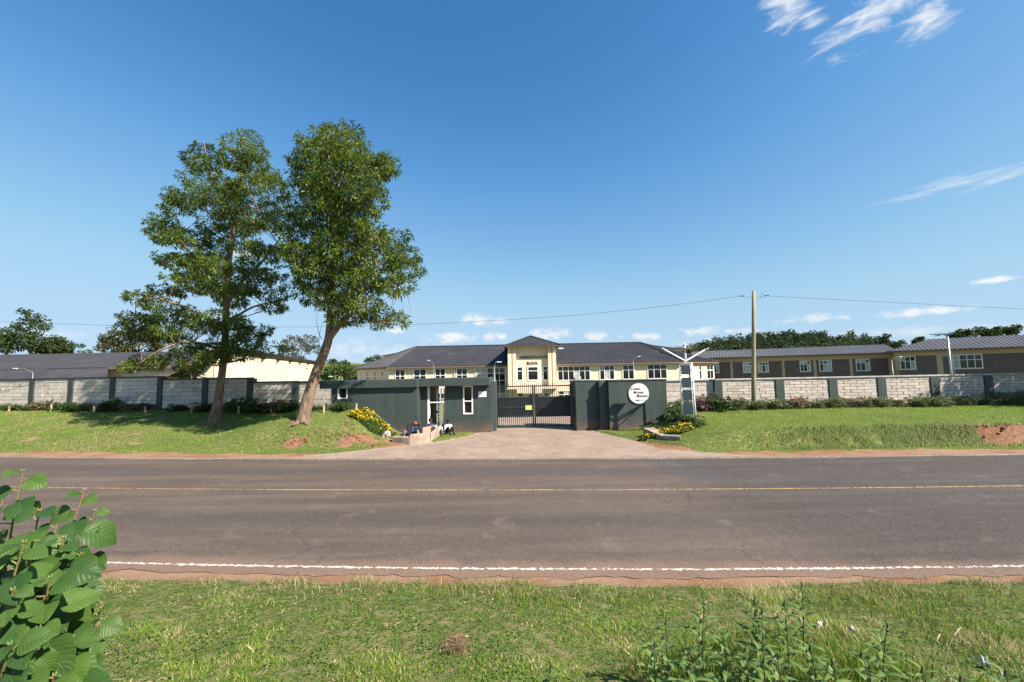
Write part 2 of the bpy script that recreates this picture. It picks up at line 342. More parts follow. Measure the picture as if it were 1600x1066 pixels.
ground = add('ground', npmesh('ground', np.stack([X, Y, Z], -1).reshape(-1, 3), Fq, ground_material(), col=np.stack([D, redm, D], -1).reshape(-1, 3), smooth=True)); tag(ground, 'rolling grass and red soil ground', None, None, 'structure')
# ------------------------------------------------------------------ road
def road_material():
    m = bpy.data.materials.new('asphalt'); m.use_nodes = True; t = m.node_tree; N = NT(t); b = t.nodes['Principled BSDF']
    pos = N.n('ShaderNodeNewGeometry').outputs['Position']; uv = N.n('ShaderNodeUVMap').outputs[0]
    s = N.n('ShaderNodeSeparateXYZ'); N.put(s.inputs[0], pos); su = N.n('ShaderNodeSeparateXYZ'); N.put(su.inputs[0], uv)
    st = N.noise(N.scalev(pos, (.12, 1.3, 1)), 1.6, 5, .6); big = N.noise(pos, .35, 4, .6); fine = N.noise(pos, 70, 3, .7); mid = N.noise(pos, 7, 4, .6)
    old = N.mix(N.ss(st, .3, .7), (.074,.054,.042), (.122,.090,.070)); new = N.mix(N.ss(st, .3, .7), (.048,.038,.033), (.082,.066,.057))
    f = N.ss(N.m('ADD', N.m('SUBTRACT', s.outputs[0], 4.6), N.m('MULTIPLY', N.m('SUBTRACT', big, .5), 3.2)), -.9, 1.0)
    c = N.mix(f, old, new)
    v = su.outputs[1]
    for cc, w in ((.27, .11), (.77, .10)):   # oil-dark middle of each lane
        k = N.ss(N.m('ABSOLUTE', N.m('SUBTRACT', v, cc)), w, .0); c = N.mix(N.m('MULTIPLY', k, N.m('MULTIPLY', st, 1.1)), c, (.05,.042,.038))
    patch = N.ss(N.m('ADD', N.m('ABSOLUTE', N.m('SUBTRACT', N.m('ADD', s.outputs[0], N.m('MULTIPLY', s.outputs[1], .22)), 7.25)), N.m('MULTIPLY', N.m('SUBTRACT', mid, .5), .6)), .75, .35)
    patch = N.m('MULTIPLY', patch, N.ss(s.outputs[1], 9.9, 10.3)); c = N.mix(N.m('MULTIPLY', patch, .55), c, (.06,.058,.062))
    c = N.mix(N.m('MULTIPLY', N.ss(mid, .56, .75), .35), c, (.2,.165,.14))
    edge = N.ss(N.m('ADD', v, N.m('MULTIPLY', N.m('SUBTRACT', big, .5), .05)), .075, .03); c = N.mix(N.m('MULTIPLY', edge, .6), c, (.25,.15,.1))
    edge2 = N.ss(N.m('ADD', v, N.m('MULTIPLY', N.m('SUBTRACT', big, .5), .04)), .955, .985); c = N.mix(N.m('MULTIPLY', edge2, .6), c, (.3,.2,.14))
    c = N.mix(N.m('MULTIPLY', N.ss(fine, .52, .72), .8), c, (.23,.19,.16)); c = N.mix(N.m('MULTIPLY', N.ss(fine, .48, .3), .8), c, (.032,.027,.025))
    vo = N.n('ShaderNodeTexVoronoi', feature='DISTANCE_TO_EDGE'); N.put(vo.inputs['Vector'], pos); vo.inputs['Scale'].default_value = .55
    wob = N.m('ADD', vo.outputs['Distance'], N.m('MULTIPLY', N.m('SUBTRACT', mid, .5), .10)); crack = N.m('MULTIPLY', N.ss(N.m('ABSOLUTE', wob), .009, .002), N.ss(big, .46, .62)); c = N.mix(N.m('MULTIPLY', crack, .4), c, (.03,.027,.025))
    blot = N.noise(pos, 1.1, 6, .7); c = N.mix(N.m('MULTIPLY', N.ss(blot, .56, .7), .35), c, (.07,.058,.052)); c = N.mix(N.m('MULTIPLY', N.ss(blot, .44, .3), .3), c, (.21,.165,.135))
    N.put(b.inputs['Base Color'], c); b.inputs['Roughness'].default_value = .85; b.inputs['Specular IOR Level'].default_value = .25
    bp = N.n('ShaderNodeBump'); bp.inputs['Strength'].default_value = .9; bp.inputs['Distance'].default_value = .008; N.put(bp.inputs['Height'], fine); N.put(b.inputs['Normal'], bp.outputs[0])
    return m
def strip(name, f0, f1, z, m, xs, rows=2, parent=None):
    v = np.linspace(0, 1, rows); V = []; U = []
    for x in xs:
        a, b = float(f0(x)), float(f1(x))
        for q in v: V.append((x, a+(b-a)*q, z)); U.append((x, q))
    n = len(xs); J = np.arange(n*rows).reshape(n, rows)
    F_ = np.stack([J[:-1, :-1], J[1:, :-1], J[1:, 1:], J[:-1, 1:]], -1).reshape(-1, 4)
    return add(name, npmesh(name, V, F_, m, uv=np.array(U)), parent)
xs = np.concatenate([np.arange(-320, -30, 10), np.arange(-30, 30, .12), np.arange(30, 321, 10)])
def rag(x, s, a): return a*(vnoise(np.asarray(x), np.asarray(x)*0+s, .35, 21)-.5) + a*.7*(vnoise(np.asarray(x), np.asarray(x)*0+s, .12, 22)-.5)
road = strip('road', lambda x: near_y(x)-.24+rag(x, 1.5, .12), lambda x: far_y(x)+.17+rag(x, 7.5, .12), .006, road_material(), xs, 3)
tag(road, 'brown-grey asphalt road crossing the picture', None, None, 'structure')
def paint(name, c, c2, cover, sc):
    m = bpy.data.materials.new(name); m.use_nodes = True; t = m.node_tree; N = NT(t); b = t.nodes['Principled BSDF']; out = t.nodes['Material Output']
    pos = N.n('ShaderNodeNewGeometry').outputs['Position']; su = N.n('ShaderNodeSeparateXYZ'); N.put(su.inputs[0], N.n('ShaderNodeUVMap').outputs[0])
    e = N.m('ABSOLUTE', N.m('SUBTRACT', su.outputs[1], .5)); n = N.noise(pos, sc, 4, .7); big = N.noise(pos, .8, 3, .5)
    a = N.ss(N.m('SUBTRACT', N.m('ADD', N.m('ADD', n, N.m('MULTIPLY', N.m('SUBTRACT', big, .5), .3)), cover), N.m('MULTIPLY', e, .75)), .42, .5)
    N.put(b.inputs['Base Color'], N.mix(N.noise(pos, 30, 3), c, c2)); b.inputs['Roughness'].default_value = .7
    tr = N.n('ShaderNodeBsdfTransparent'); mx = N.n('ShaderNodeMixShader'); N.put(mx.inputs[0], a); t.links.new(tr.outputs[0], mx.inputs[1]); t.links.new(b.outputs[0], mx.inputs[2]); t.links.new(mx.outputs[0], out.inputs[0])
    return m
xl = np.concatenate([np.arange(-200, -30, 8), np.arange(-30, 30, .5), np.arange(30, 201, 8)])
strip('edge_line', lambda x: near_y(x)-.075, lambda x: near_y(x)+.075, .010, paint('edge_paint', (.60,.565,.51), (.44,.40,.35), .05, 15), xl, 2, road)
strip('centre_line', lambda x: mid_y(x)-.06, lambda x: mid_y(x)+.06, .010, paint('centre_paint', (.50,.31,.10), (.36,.235,.1), .07, 14), xl, 2, road)
strip('edge_line', lambda x: far_y(x)-.07, lambda x: far_y(x)+.07, .010, paint('far_paint', (.62,.56,.5), (.46,.4,.34), .0, 10), xl, 2, road)
def paver_material():
    m = bpy.data.materials.new('pavers'); m.use_nodes = True; t = m.node_tree; N = NT(t); b = t.nodes['Principled BSDF']
    pos = N.n('ShaderNodeNewGeometry').outputs['Position']
    br = N.n('ShaderNodeTexBrick'); N.put(br.inputs['Vector'], pos); br.inputs['Scale'].default_value = 1; br.inputs['Brick Width'].default_value = .22; br.inputs['Row Height'].default_value = .11; br.inputs['Mortar Size'].default_value = .008; br.inputs['Mortar Smooth'].default_value = .4
    br.inputs['Color1'].default_value = (.245,.176,.132,1); br.inputs['Color2'].default_value = (.315,.24,.188,1); br.inputs['Mortar'].default_value = (.145,.10,.072,1)
    n = N.noise(pos, .9, 5, .6); nf = N.noise(pos, 6, 4, .6)
    c = N.mix(N.m('MULTIPLY', N.ss(n, .4, .7), .6), br.outputs[0], (.34,.265,.21)); c = N.mix(N.m('MULTIPLY', N.ss(nf, .5, .75), .5), c, (.17,.122,.092))
    N.put(b.inputs['Base Color'], c); b.inputs['Roughness'].default_value = .9; b.inputs['Specular IOR Level'].default_value = .15
    bp = N.n('ShaderNodeBump'); bp.inputs['Strength'].default_value = .5; bp.inputs['Distance'].default_value = .01; N.put(bp.inputs['Height'], br.outputs[0]); N.put(b.inputs['Normal'], bp.outputs[0])
    return m
yy = np.concatenate([np.arange(12.0, 20.6, .2), np.arange(20.6, 54, 1.5)]); V = []
for y in yy:
    a, b = np.interp(y, *DL), np.interp(y, *DR)
    for q in np.linspace(0, 1, 24):
        x = a+(b-a)*q; V.append((x, y, max(-.0, 0) if y < 20.4 else float(-2.3*sm(20.6, 53, y))))
V = np.array(V); V[:, 2] += .001
J = np.arange(len(yy)*24).reshape(len(yy), 24)
drive = add('driveway', npmesh('driveway', V, np.stack([J[:-1, :-1], J[:-1, 1:], J[1:, 1:], J[1:, :-1]], -1).reshape(-1, 4), paver_material())); tag(drive, 'flared driveway of brown pavers', None, None, 'structure')
kb = MB()
for D_ in (DL, DR):
    P = [Vector((np.interp(y, *D_), y, 0)) for y in np.arange(13.4, 19.6, .4) if far_y(np.interp(y, *D_))+.25 < y]
    for a, b in zip(P[:-1], P[1:]):
        t_ = (b-a); n_ = Vector((t_.y, -t_.x, 0)).normalized()*.09; kb.obox(a-n_*.5+Vector((0, 0, -.05)), t_*.985, n_, (0, 0, .058))
kb.build('driveway_edging', MT['kerb_concrete'], drive, .01)
# ------------------------------------------------------------------ grass
def blades(P, h, w, lean, col, mid=False):
    n = len(P); a = rng.uniform(0, 2*np.pi, n); ld = rng.uniform(0, 2*np.pi, n)
    s = np.stack([np.cos(a), np.sin(a), np.zeros(n)], 1)*(w[:, None]*.5)
    L = np.stack([np.cos(ld), np.sin(ld), np.zeros(n)], 1)*(lean*h)[:, None]; up = np.array([0, 0, 1.0])
    tip = P + L + up*h[:, None]*np.sqrt(np.clip(1-.5*lean[:, None]**2, .15, 1))
    if not mid:
        V = np.stack([P-s, P+s, tip], 1).reshape(-1, 3); F_ = np.arange(3*n).reshape(n, 3); return V, [F_], np.repeat(col, 3, 0)
    md = P + L*.35 + up*(h*.62)[:, None]
    V = np.stack([P-s, P+s, md+s*.75, md-s*.75, tip], 1).reshape(-1, 3); b = np.arange(n)*5
    return V, [np.stack([b, b+1, b+2, b+3], 1), np.stack([b+3, b+2, b+4], 1)], np.repeat(col, 5, 0)
def lerp3(a, b, t): return np.asarray(a)[None]*(1-t[:, None]) + np.asarray(b)[None]*t[:, None]
def lawn(name, label, n, samp, dens, hgt, wid, lean, G1, G2, DRY, dryf, mid=False):
    P = samp(n); d = dirt(P[:, 0], P[:, 1]); k = rng.random(len(P)) < dens(P, d); P = P[k]
    P = np.column_stack([P, gz(P[:, 0], P[:, 1])-.005])
    m = len(P); t = np.clip(vnoise(P[:, 0], P[:, 1], .7, 31)*.6+rng.random(m)*.5-.05, 0, 1); c = lerp3(G1, G2, t)
    dr = rng.random(m) < dryf(P); c[dr] = (np.array(DRY)[None]*rng.uniform(.6, 1.25, (m, 1)))[dr]
    V, F_, cc = blades(P, hgt(P, m), wid(P, m), lean(P, m), c, mid)
    o = add(name, npmesh(name, V, F_, MT['blade'], col=cc)); tag(o, label, 'grass', None, 'stuff'); return o
def s_near(n):
    y = rng.uniform(1.9, 6.1, n*2)**1.0; w = y*1.38+.7; x = rng.uniform(-1, 1, n*2)*w
    k = (y < near_y(x)-.28) & (rng.random(n*2) < (2.6/y)**1.2); return np.column_stack([x, y])[k][:n]
G1, G2, DRY = (.055,.13,.012), (.25,.345,.045), (.54,.43,.24)
lenf = lambda P: .5*vnoise(P[:, 0], P[:, 1], .55, 41)+.5*vnoise(P[:, 0], P[:, 1], .22, 42)
lawn('verge_grass', 'short green verge grass with dry bits in front of the road', 210000, s_near, lambda P, d: np.clip(1.08-d*1.25, .0, 1),
     lambda P, m: (.010+.042*sm(.42, .85, lenf(P))+.05*sm(.5, 2.6, P[:, 0]-.1*P[:, 1])*sm(.4, .75, lenf(P)))*rng.uniform(.5, 1.3, m), lambda P, m: rng.uniform(.004, .0105, m),
     lambda P, m: rng.uniform(.3, 1.3, m), G1, G2, DRY, lambda P: .14+.5*sm(.46, .75, .6*vnoise(P[:, 0], P[:, 1], .5, 45)+.4*vnoise(P[:, 0], P[:, 1], .16, 46))+.2*sm(4.2, 5.6, P[:, 1]))
def s_edge(n):
    x = rng.uniform(-8.5, 8.5, n); y = near_y(x)-.30-np.abs(rng.normal(0, .42, n)); return np.column_stack([x, y])
lawn('verge_tufts', 'longer yellowing grass tufts along the near edge of the road', 26000, s_edge, lambda P, d: (vnoise(P[:, 0], P[:, 1], .4, 47) > .42)*np.clip(1.0-d*.9, 0, 1),
     lambda P, m: rng.uniform(.05, .15, m)*sm(.3, .8, vnoise(P[:, 0], P[:, 1], .4, 47)), lambda P, m: rng.uniform(.003, .006, m), lambda P, m: rng.uniform(.5, 1.35, m), (.08,.125,.025), (.2,.21,.06), DRY, lambda P: .3+0*P[:, 0], True)
def s_far(n):
    x = rng.uniform(-34, 30, n); y = rng.uniform(12.4, 28, n)
    k = (y > far_y(x)+.15) & (y < np.where(x < 0, 30-.225*(x+34.5)+.0, 21.9)) & (np.abs(x) < y*1.34+1.5) & ~drive_mask(x, y, .1) & ~((x > -9.3) & (x < 9) & (y > 18.7)) & ~((x > -9)&(x < 0)&(y > 18.5)); return np.column_stack([x, y])[k]
lawn('lawn_grass', 'mown green lawn grass beyond the road', 330000, s_far, lambda P, d: np.clip(1.05-d*1.3, 0, 1),
     lambda P, m: rng.uniform(.03, .085, m), lambda P, m: rng.uniform(.010, .02, m), lambda P, m: rng.uniform(.2, 1.1, m), (.08,.19,.012), (.24,.385,.03), (.46,.37,.17), lambda P: .06+.5*sm(.5, .8, vnoise(P[:, 0], P[:, 1], 1.4, 51))*(P[:, 0] < -4)+.05*(P[:, 1] < 14.5))
def bank_grass():
    n = 34000; x = rng.uniform(7.2, 26, n); u = rng.random(n); ft = 14.15+.25*(vnoise(x, 0*x, 1.7, 9)-.5); y = ft-.2+1.25*u; P = np.column_stack([x, y])
    d = dirt(x, y); k = (rng.random(n) < np.clip(1-d*1.0, 0, 1)*sm(7.0, 14, x)*(1-sm(.45, 1.0, u))*sm(.0, .2, u)) & (vnoise(x, y, .45, 61)+.3*rng.random(n) > .42); P = P[k]; n = len(P)
    P = np.column_stack([P, gz(P[:, 0], P[:, 1])]); h = rng.uniform(.08, .24, n)*(.6+.6*vnoise(P[:, 0], P[:, 1], .6, 62)); w = rng.uniform(.010, .02, n)
    s = np.zeros((n, 3)); s[:, 0] = w*.5; dx = rng.normal(-.25, .4, n)
    md = P + np.column_stack([dx*h*.4, -h*.35, h*.45]); tip = P + np.column_stack([dx*h, -h*.8, -h*.05])
    V = np.stack([P-s, P+s, md+s*.8, md-s*.8, tip], 1).reshape(-1, 3); b = np.arange(n)*5
    t = np.clip(rng.random(n)*.7+.3*sm(14, 18, P[:, 0]), 0, 1); c = lerp3((.055,.12,.012), (.165,.24,.03), t); dr = rng.random(n) < .12+.3*sm(13, 18, P[:, 0]); c[dr] = np.array([.30,.23,.11])*rng.uniform(.6, 1.2, (dr.sum(), 1))  # blades darker than the lawn's: the bank face's shade put into the colour
    o = add('bank_grass', npmesh('bank_grass', V, [np.stack([b, b+1, b+2, b+3], 1), np.stack([b+3, b+2, b+4], 1)], MT['blade'], col=np.repeat(c, 5, 0))); tag(o, 'long drooping grass hanging over the cut bank', 'grass', None, 'stuff')
bank_grass()
def clover():
    n = 60000; P = s_near(n); d = dirt(P[:, 0], P[:, 1]); k = (vnoise(P[:, 0], P[:, 1], .6, 33)*.6+vnoise(P[:, 0], P[:, 1], .2, 34)*.5+rng.random(len(P))*.2 > .6) & (rng.random(len(P)) > d); P = P[k]; n = len(P)
    P = np.column_stack([P, gz(P[:, 0], P[:, 1])+rng.uniform(.006, .03, n)]); a = rng.uniform(0, 6.283, n); D_ = np.column_stack([np.cos(a), np.sin(a), rng.normal(.15, .3, n)]); D_ /= np.linalg.norm(D_, axis=1, keepdims=True)
    U_ = rng.normal(size=(n, 3))*.35+np.array([0, 0, 1.]); S_ = np.cross(D_, U_); S_ /= np.linalg.norm(S_, axis=1, keepdims=True); L = rng.uniform(.012, .032, n)[:, None]; W_ = L*rng.uniform(.35, .7, n)[:, None]
    m_ = P+D_*L*.5; V = np.stack([P, m_+S_*W_*.5, P+D_*L, m_-S_*W_*.5], 1).reshape(-1, 3); b = np.arange(n)*4
    c = lerp3((.04,.095,.014), (.15,.235,.04), rng.random(n)); o = add('verge_clover', npmesh('verge_clover', V, np.stack([b, b+1, b+2, b+3], 1), MT['blade'], col=np.repeat(c, 4, 0))); tag(o, 'low broad-leaved ground cover in the near verge', 'ground cover', None, 'stuff')
clover()
# ------------------------------------------------------------------ boundary walls
def chamfer_block(name, m):
    b = MB(); L, H, T, c = 1, 1, 1, .03
    v = [(0,1,0),(1,1,0),(1,1,1),(0,1,1),(0,.25,0),(1,.25,0),(1,.25,1),(0,.25,1),(c,0,c*2),(1-c,0,c*2),(1-c,0,1-c*2),(c,0,1-c*2)]
    b.v = v
    for f in ((0,3,2,1),(0,1,5,4),(1,2,6,5),(2,3,7,6),(3,0,4,7),(4,5,9,8),(5,6,10,9),(6,7,11,10),(7,4,8,11),(8,9,10,11)): b.quadf(f)
    return b.mesh(name, m)
BLK = chamfer_block('block', MT['block']); SLB = chamfer_block('slab_block', MT['slab'])
def piece(name, me, org, ax, az, L, H, T, parent):
    ax = Vector(ax).normalized(); ay = Vector((-ax.y, ax.x, 0)); o = bpy.data.objects.new(name, me); COL.objects.link(o); o.parent = parent
    m = Matrix((ax*L, ay*T, Vector((0, 0, 1))*H)).transposed().to_4x4(); m.translation = Vector(org); o.matrix_world = m
    o.matrix_parent_inverse = Matrix(); o.matrix_basis = wm(parent).inverted() @ m
    return o
def line_hit(px, A, B):   # where the ray through column px meets the plan line A-B (at eye height)
    d = ray(px, 590); k = d.x/d.y; ux, uy = B[0]-A[0], B[1]-A[1]
    t = (k*A[1]-A[0])/(ux-k*uy); return Vector((A[0]+ux*t, A[1]+uy*t, 0))
def boundary(name, label, stops, wid, courses, me, top, plinth, cop, core_mat, lab_group=None):
    # stops: list of plan points (pilaster centres); top(i): top height of bay i; plinth(i): height of dark plinth above ground
    root = thing(name, (stops[0].x, stops[0].y, 0), label, 'wall'); core = MB(); pl = MB(); n = len(stops)-1
    for i in range(n):
        A, B = stops[i], stops[i+1]; t = (B-A); L = t.length; t.normalize(); nrm = Vector((-t.y, t.x, 0)); T = top(i)
        mid = (A+B)/2; g = float(gz(mid.x, mid.y)); base = g-.3
        core.obox(A+nrm*.03+Vector((0, 0, base)), t*L, nrm*.2, (0, 0, T-.06-base))
        p0 = g+plinth(i); s = A+t*(wid/2); Lb = L-wid
        pl2 = MB(); pl2.obox(s-nrm*.02+Vector((0, 0, base)), t*Lb, nrm*.06, (0, 0, p0-base)); pl2.build('plinth', MT['green_paint'], root)
        hh, bl = courses(i); nc = max(1, round((T-.06-p0)/hh)); hh = (T-.06-p0)/nc; k = max(1, round(Lb/bl)); bl = Lb/k
        for r in range(nc):
            edges = [0]; off = (.5 if r % 2 else 0); xx = bl*(1-off) if off else bl
            while xx < Lb-.05: edges.append(xx*1.0+random.uniform(-.02, .02)); xx += bl
            edges.append(Lb)
            for a, b in zip(edges[:-1], edges[1:]):
                if b-a < .03: continue
                piece('block', me, s+t*(a+.006)-nrm*random.uniform(.004, .018)+Vector((0, 0, p0+r*hh+.007)), t, None, b-a-.012, hh-.014, .06, root)
        c = MB(); c.obox(A-t*.02-nrm*.07+Vector((0, 0, T-.06)), t*(L+.0), nrm*.36, (0, 0, .075)); c.build('coping', cop, root, .01)
    core.build('core', core_mat, root)
    for i, S in enumerate(stops):
        j = min(i, n-1); T = max(top(j), top(max(i-1, 0))); t = (stops[min(i+1, n)]-stops[max(i-1, 0)]).normalized(); nrm = Vector((-t.y, t.x, 0)); g = float(gz(S.x, S.y))-.3
        b = MB(); b.obox(S-t*wid/2-nrm*.055+Vector((0, 0, g)), t*wid, nrm*.33, (0, 0, T-.055-g)); b.build('pilaster', MT['green_paint'], root, .012)
    return root
_a, _b = at(51.5, 592, 27.5), at(463, 596, 23.4); LA, LB = (_a.x, _a.y), (_b.x, _b.y)
lst = [line_hit(p, LA, LB) for p in (-80, -12, 51.5, 112, 177, 251, 321.5, 391.5, 463)] + [Vector((_b.x+3.6, _b.y-.25*3.6*.9, 0))]
ltops = [3.0, 3.0, 3.0, 3.0, 2.98, 2.81, 2.79, 2.54, 2.52]
boundary('boundary_wall', 'grey block boundary wall with dark green pilasters behind the two tall trees', lst, .40, lambda i: (.235, 1.45), SLB, lambda i: ltops[i], lambda i: (.2, .2, .18, .18, .36, .08, .08, .06, .06)[i], MT['roof'], MT['mortar'])
rst = [Vector((7.0, 22.0, 0))] + [line_hit(p, (0, 22), (10, 22)) for p in (1120.5, 1217, 1300, 1376, 1459, 1543, 1628, 1716)]
boundary('boundary_wall', 'pinkish block boundary wall with dark green pilasters running off behind the utility pole', rst, .46, lambda i: ((.285, 1.5) if i == 0 else (.15, .62)), BLK, lambda i: 2.22, lambda i: .05, MT['coping'], MT['mortar'])
# ------------------------------------------------------------------ gatehouse
def window(parent, org, ax, w, h, cols, rows, fw_=.07, depth=.06, pane_mats=None, mname='white', glass='glass', nm='window'):
    """frame in the plane through org (lower left corner) along ax; rows = list of cut heights (fractions); panes are sub-parts"""
    ax = Vector(ax).normalized(); nrm = Vector((ax.y, -ax.x, 0)); org = Vector(org); z = Vector((0, 0, 1)); f = MB()
    xsn = [w*i/cols for i in range(cols+1)] if isinstance(cols, int) else [w*c for c in cols]; zs = [h*r for r in rows]
    for i, x in enumerate(xsn):
        k = fw_ if i in (0, len(xsn)-1) else fw_*.7
        x0 = x if i == 0 else (x-k if i == len(xsn)-1 else x-k/2); f.obox(org+ax*x0, ax*k, nrm*depth, z*h)
    for i, q in enumerate(zs):
        k = fw_ if i in (0, len(zs)-1) else fw_*.7
        z0 = q if i == 0 else (q-k if i == len(zs)-1 else q-k/2); f.obox(org+z*z0+ax*.004, ax*(w-.008), nrm*(depth-.006), z*k)
    o = f.build(nm, MT[mname], parent)
    for i in range(len(xsn)-1):
        for j in range(len(zs)-1):
            g = random.choice(pane_mats) if pane_mats else glass
            p = MB(); p.obox(org+ax*(xsn[i]+.01)+z*(zs[j]+.01), ax*(xsn[i+1]-xsn[i]-.02), nrm*.018, z*(zs[j+1]-zs[j]-.02)); p.build('pane', MT[g], o)
    return o
def gatehouse():
    G = MT['green_paint']; y1, y2, yb = 18.9, 19.55, 22.6
    root = thing('gatehouse', (-4.9, 20.5, 0), 'low dark green gatehouse with flat overhanging slab roof left of the gate', 'gatehouse')
    xa, xb = at(517, 630, y1).x, at(652.5, 630, y1).x; xr0 = at(668, 630, y2).x; xo1 = at(695, 630, y2).x; xe = at(768, 630, y2).x
    zt = 2.22
    # left block with a small window opening, built round the hole
    wx0, wx1 = at(527.5, 615, y1).x, at(543, 615, y1).x; wz0, wz1 = at(535, 623.5, y1).z, at(535, 604, y1).z
    b = MB(); th = .2
    for q in ((xa, -.4, wx0, zt), (wx1, -.4, xb, zt), (wx0, -.4, wx1, wz0), (wx0, wz1, wx1, zt)):
        if q[3]-q[1] > .01: b.box((q[0], y1, q[1]), (q[2], y1+th, q[3]))
    b.box((xa, y1+th, -.4), (xa+th, yb, zt)); b.box((xb-th, y1+th, -.4), (xb, y2, zt)); b.box((xb-th, y2, -.4), (xr0, yb, zt)); b.box((xa+th, yb-th, -.4), (xb-th, yb, zt)); b.box((xa+th, y1+th, -.35), (xb-th, yb-th, -.2))
    b.build('wall', G, root, .01)
    window(root, (wx0, y1+.12, wz0), (1, 0, 0), wx1-wx0, wz1-wz0, 1, (0, 1), .05, .14)
    # right block with the tall window
    vx0, vx1 = at(723.5, 625, y2).x, at(739, 625, y2).x; vz0, vz1 = at(730, 647.5, y2).z, zt-.02
    b = MB()
    for q in ((xo1, -.3, vx0, zt), (vx1, -.3, xe, zt), (vx0, -.3, vx1, vz0)): b.box((q[0], y2, q[1]), (q[2], y2+th, q[3]))
    b.box((xo1, y2+th, -.3), (xo1+th, yb, zt)); b.box((xe-th, y2+th, -.3), (xe, yb, zt)); b.box((xo1+th, yb-th, -.3), (xe-th, yb, 1.0)); b.box((xo1+th, y2+th, -.3), (xe-th, yb-th, .0))
    b.build('wall', G, root, .01)
    window(root, (vx0, y2+.12, vz0), (1, 0, 0), vx1-vx0, vz1-vz0, 1, (0, .46, 1), .06, .15)
    s = MB(); s.box((at(502, 600, y1).x, y1-.17, 2.2), (at(653.5, 600, y1).x, yb+.2, 2.56)); s.build('roof_slab', G, root, .015)
    s = MB(); s.box((at(653.5, 600, y1).x+.004, y2-.40, 2.205), (at(765.5, 600, y2).x, yb+.2, 2.572)); s.build('roof_slab', G, root, .015)
    # pedestrian opening: white jamb, transom, open grille of bars
    d = MB(); d.box((xr0+.003, y2-.02, -.05), (xr0+.09, y2+.2, 2.2)); d.box((xr0+.09, y2+.02, 1.42), (xo1-.003, y2+.06, 1.47)); d.build('door_frame', MT['white'], root)
    door = MB()
    gx0, gx1 = xr0+.42, xo1-.02
    for x in (gx0, (gx0+gx1)/2, gx1-.05): door.box((x, y2+.06, .05), (x+.05, y2+.1, 2.1))
    door_o = door.build('door', MT['grey_metal'], root)
    for k in range(9):
        z = .12+k*.155; bb = MB(); bb.box((gx0+.05, y2+.07, z), (gx1-.05, y2+.09, z+.03)); bb.build('bar', MT['grey_metal'], door_o)
    lk = MB(); lk.tube([(gx0-.02, y2-.02, 1.0), (gx0-.02, y2+.14, 1.0)], .09, 12); lk.build('lock', MT['black'], door_o)
    n = MB(); nx0, nx1 = at(747.5, 615, y2).x, at(760, 615, y2).x; n.box((nx0, y2-.02, at(750, 620.5, y2).z), (nx1, y2-.004, at(750, 612, y2).z)); n.build('notice', MT['white'], root)
    return root
gatehouse()
# ------------------------------------------------------------------ gate and its piers
def gate():
    y = 20.9; gx0, gx1 = at(776, 640, y).x, at(893, 640, y).x; zt = at(835, 602.5, y).z; zb = .06; zp1, zp0 = at(835, 621, y).z, at(835, 650.5, y).z
    root = thing('driveway_gate', ((gx0+gx1)/2, y, 0), 'dark green double-leaf steel gate with spiked bars and solid middle band', 'gate'); mid = (gx0+gx1)/2; m = MT['gate_paint']
    for (a, b) in ((gx0, mid-.012), (mid+.012, gx1)):
        f = MB(); 
        for x in (a, b-.075): f.box((x, y-.035, zb), (x+.075, y+.035, zt+.04))
        for z in (zb, zp0-.03, zp1-.03, zt-.06): f.box((a+.075, y-.03, z), (b-.075, y+.03, z+.06))
        leaf = f.build('gate_leaf', m, root, .006)
        s = MB(); s.box((a+.076, y+.001, zp0+.031), (b-.076, y+.012, zp1-.031)); s.build('sheet', m, leaf)
        s = MB(); zz = (zp0+zp1)/2; s.box((a+.076, y-.032, zz-.04), (b-.076, y-.001, zz+.03)); s.build('mid_rail', m, leaf)
        nb = 17; me = None
        for k in range(nb):
            x = a+.09+(b-a-.18)*(k+.5)/nb
            if me is None:
                q = MB(); q.tube([(0, 0, zb+.03), (0, 0, zt+.10)], [.0125, .0125], 6); q.tube([(0, 0, zt+.10), (0, 0, zt+.16)], [.0125, .001], 6); me = q.mesh('bar', m)
            o = add('bar', me, leaf, False); o.location = (x-leaf.parent.location.x, y-.018-leaf.parent.location.y, 0); o.matrix_parent_inverse = Matrix()
            o.matrix_parent_inverse = wm(leaf).inverted(); o.location = (x, y-.016, 0)
    n = MB(); n.box((at(821, 637, y).x, y-.05, at(821, 640.5, y).z), (at(831, 637, y).x, y-.036, at(821, 633.5, y).z)); n.build('notice', MT['yellow_board'], root)
    p = MB(); xp0, xp1 = at(766.5, 640, 20.1).x, at(775.5, 640, 20.1).x; p.box((xp0, 19.9, -.1), (xp1, 20.96, 2.35)); p.build('gate_post', MT['post_paint'], root, .01)
    p = MB(); p.box((at(893.5, 640, y).x, y-.1, -.1), (at(900, 640, y).x, y+.1, 2.3)); p.build('gate_post', m, root, .008)
    for k in range(5):
        z = 2.28-.11*k; h = MB(); h.obox((at(889, 600, 20.6).x+.05, 20.35, z-.16), (.28, 0, .12), (0, .03, 0), (0, 0, .05)); h.build('bracket', m, root)
    return root
gate()
G = MT['green_paint']
pr = thing('gate_pier', (3.2, 20, 0), 'dark green rendered gate pier on the right of the gate', 'pier')
YA, YB, YC = 19.62, 19.34, 19.06
px0, px1 = at(900, 640, YA).x, at(935, 640, YA).x
p = MB(); p.box((px0, YA, -.15), (px1, 21.5, 2.29)); p.build('shaft', G, pr, .012)
p = MB(); p.box((px0-.02, YA-.02, 2.292), (px1, 21.52, 2.33)); p.build('cap', G, pr, .008)
c_ = MB(); c_.obox((px0+.02, 19.75, 2.335), (.30, .05, .05), (-.05, .2, 0), (0, 0, .15)); c_.build('floodlight', MT['grey_metal'], pr, .01)
sw = thing('sign_wall', (5.6, 19.1, 0), 'dark green stepped wall carrying the round white sign', 'wall')
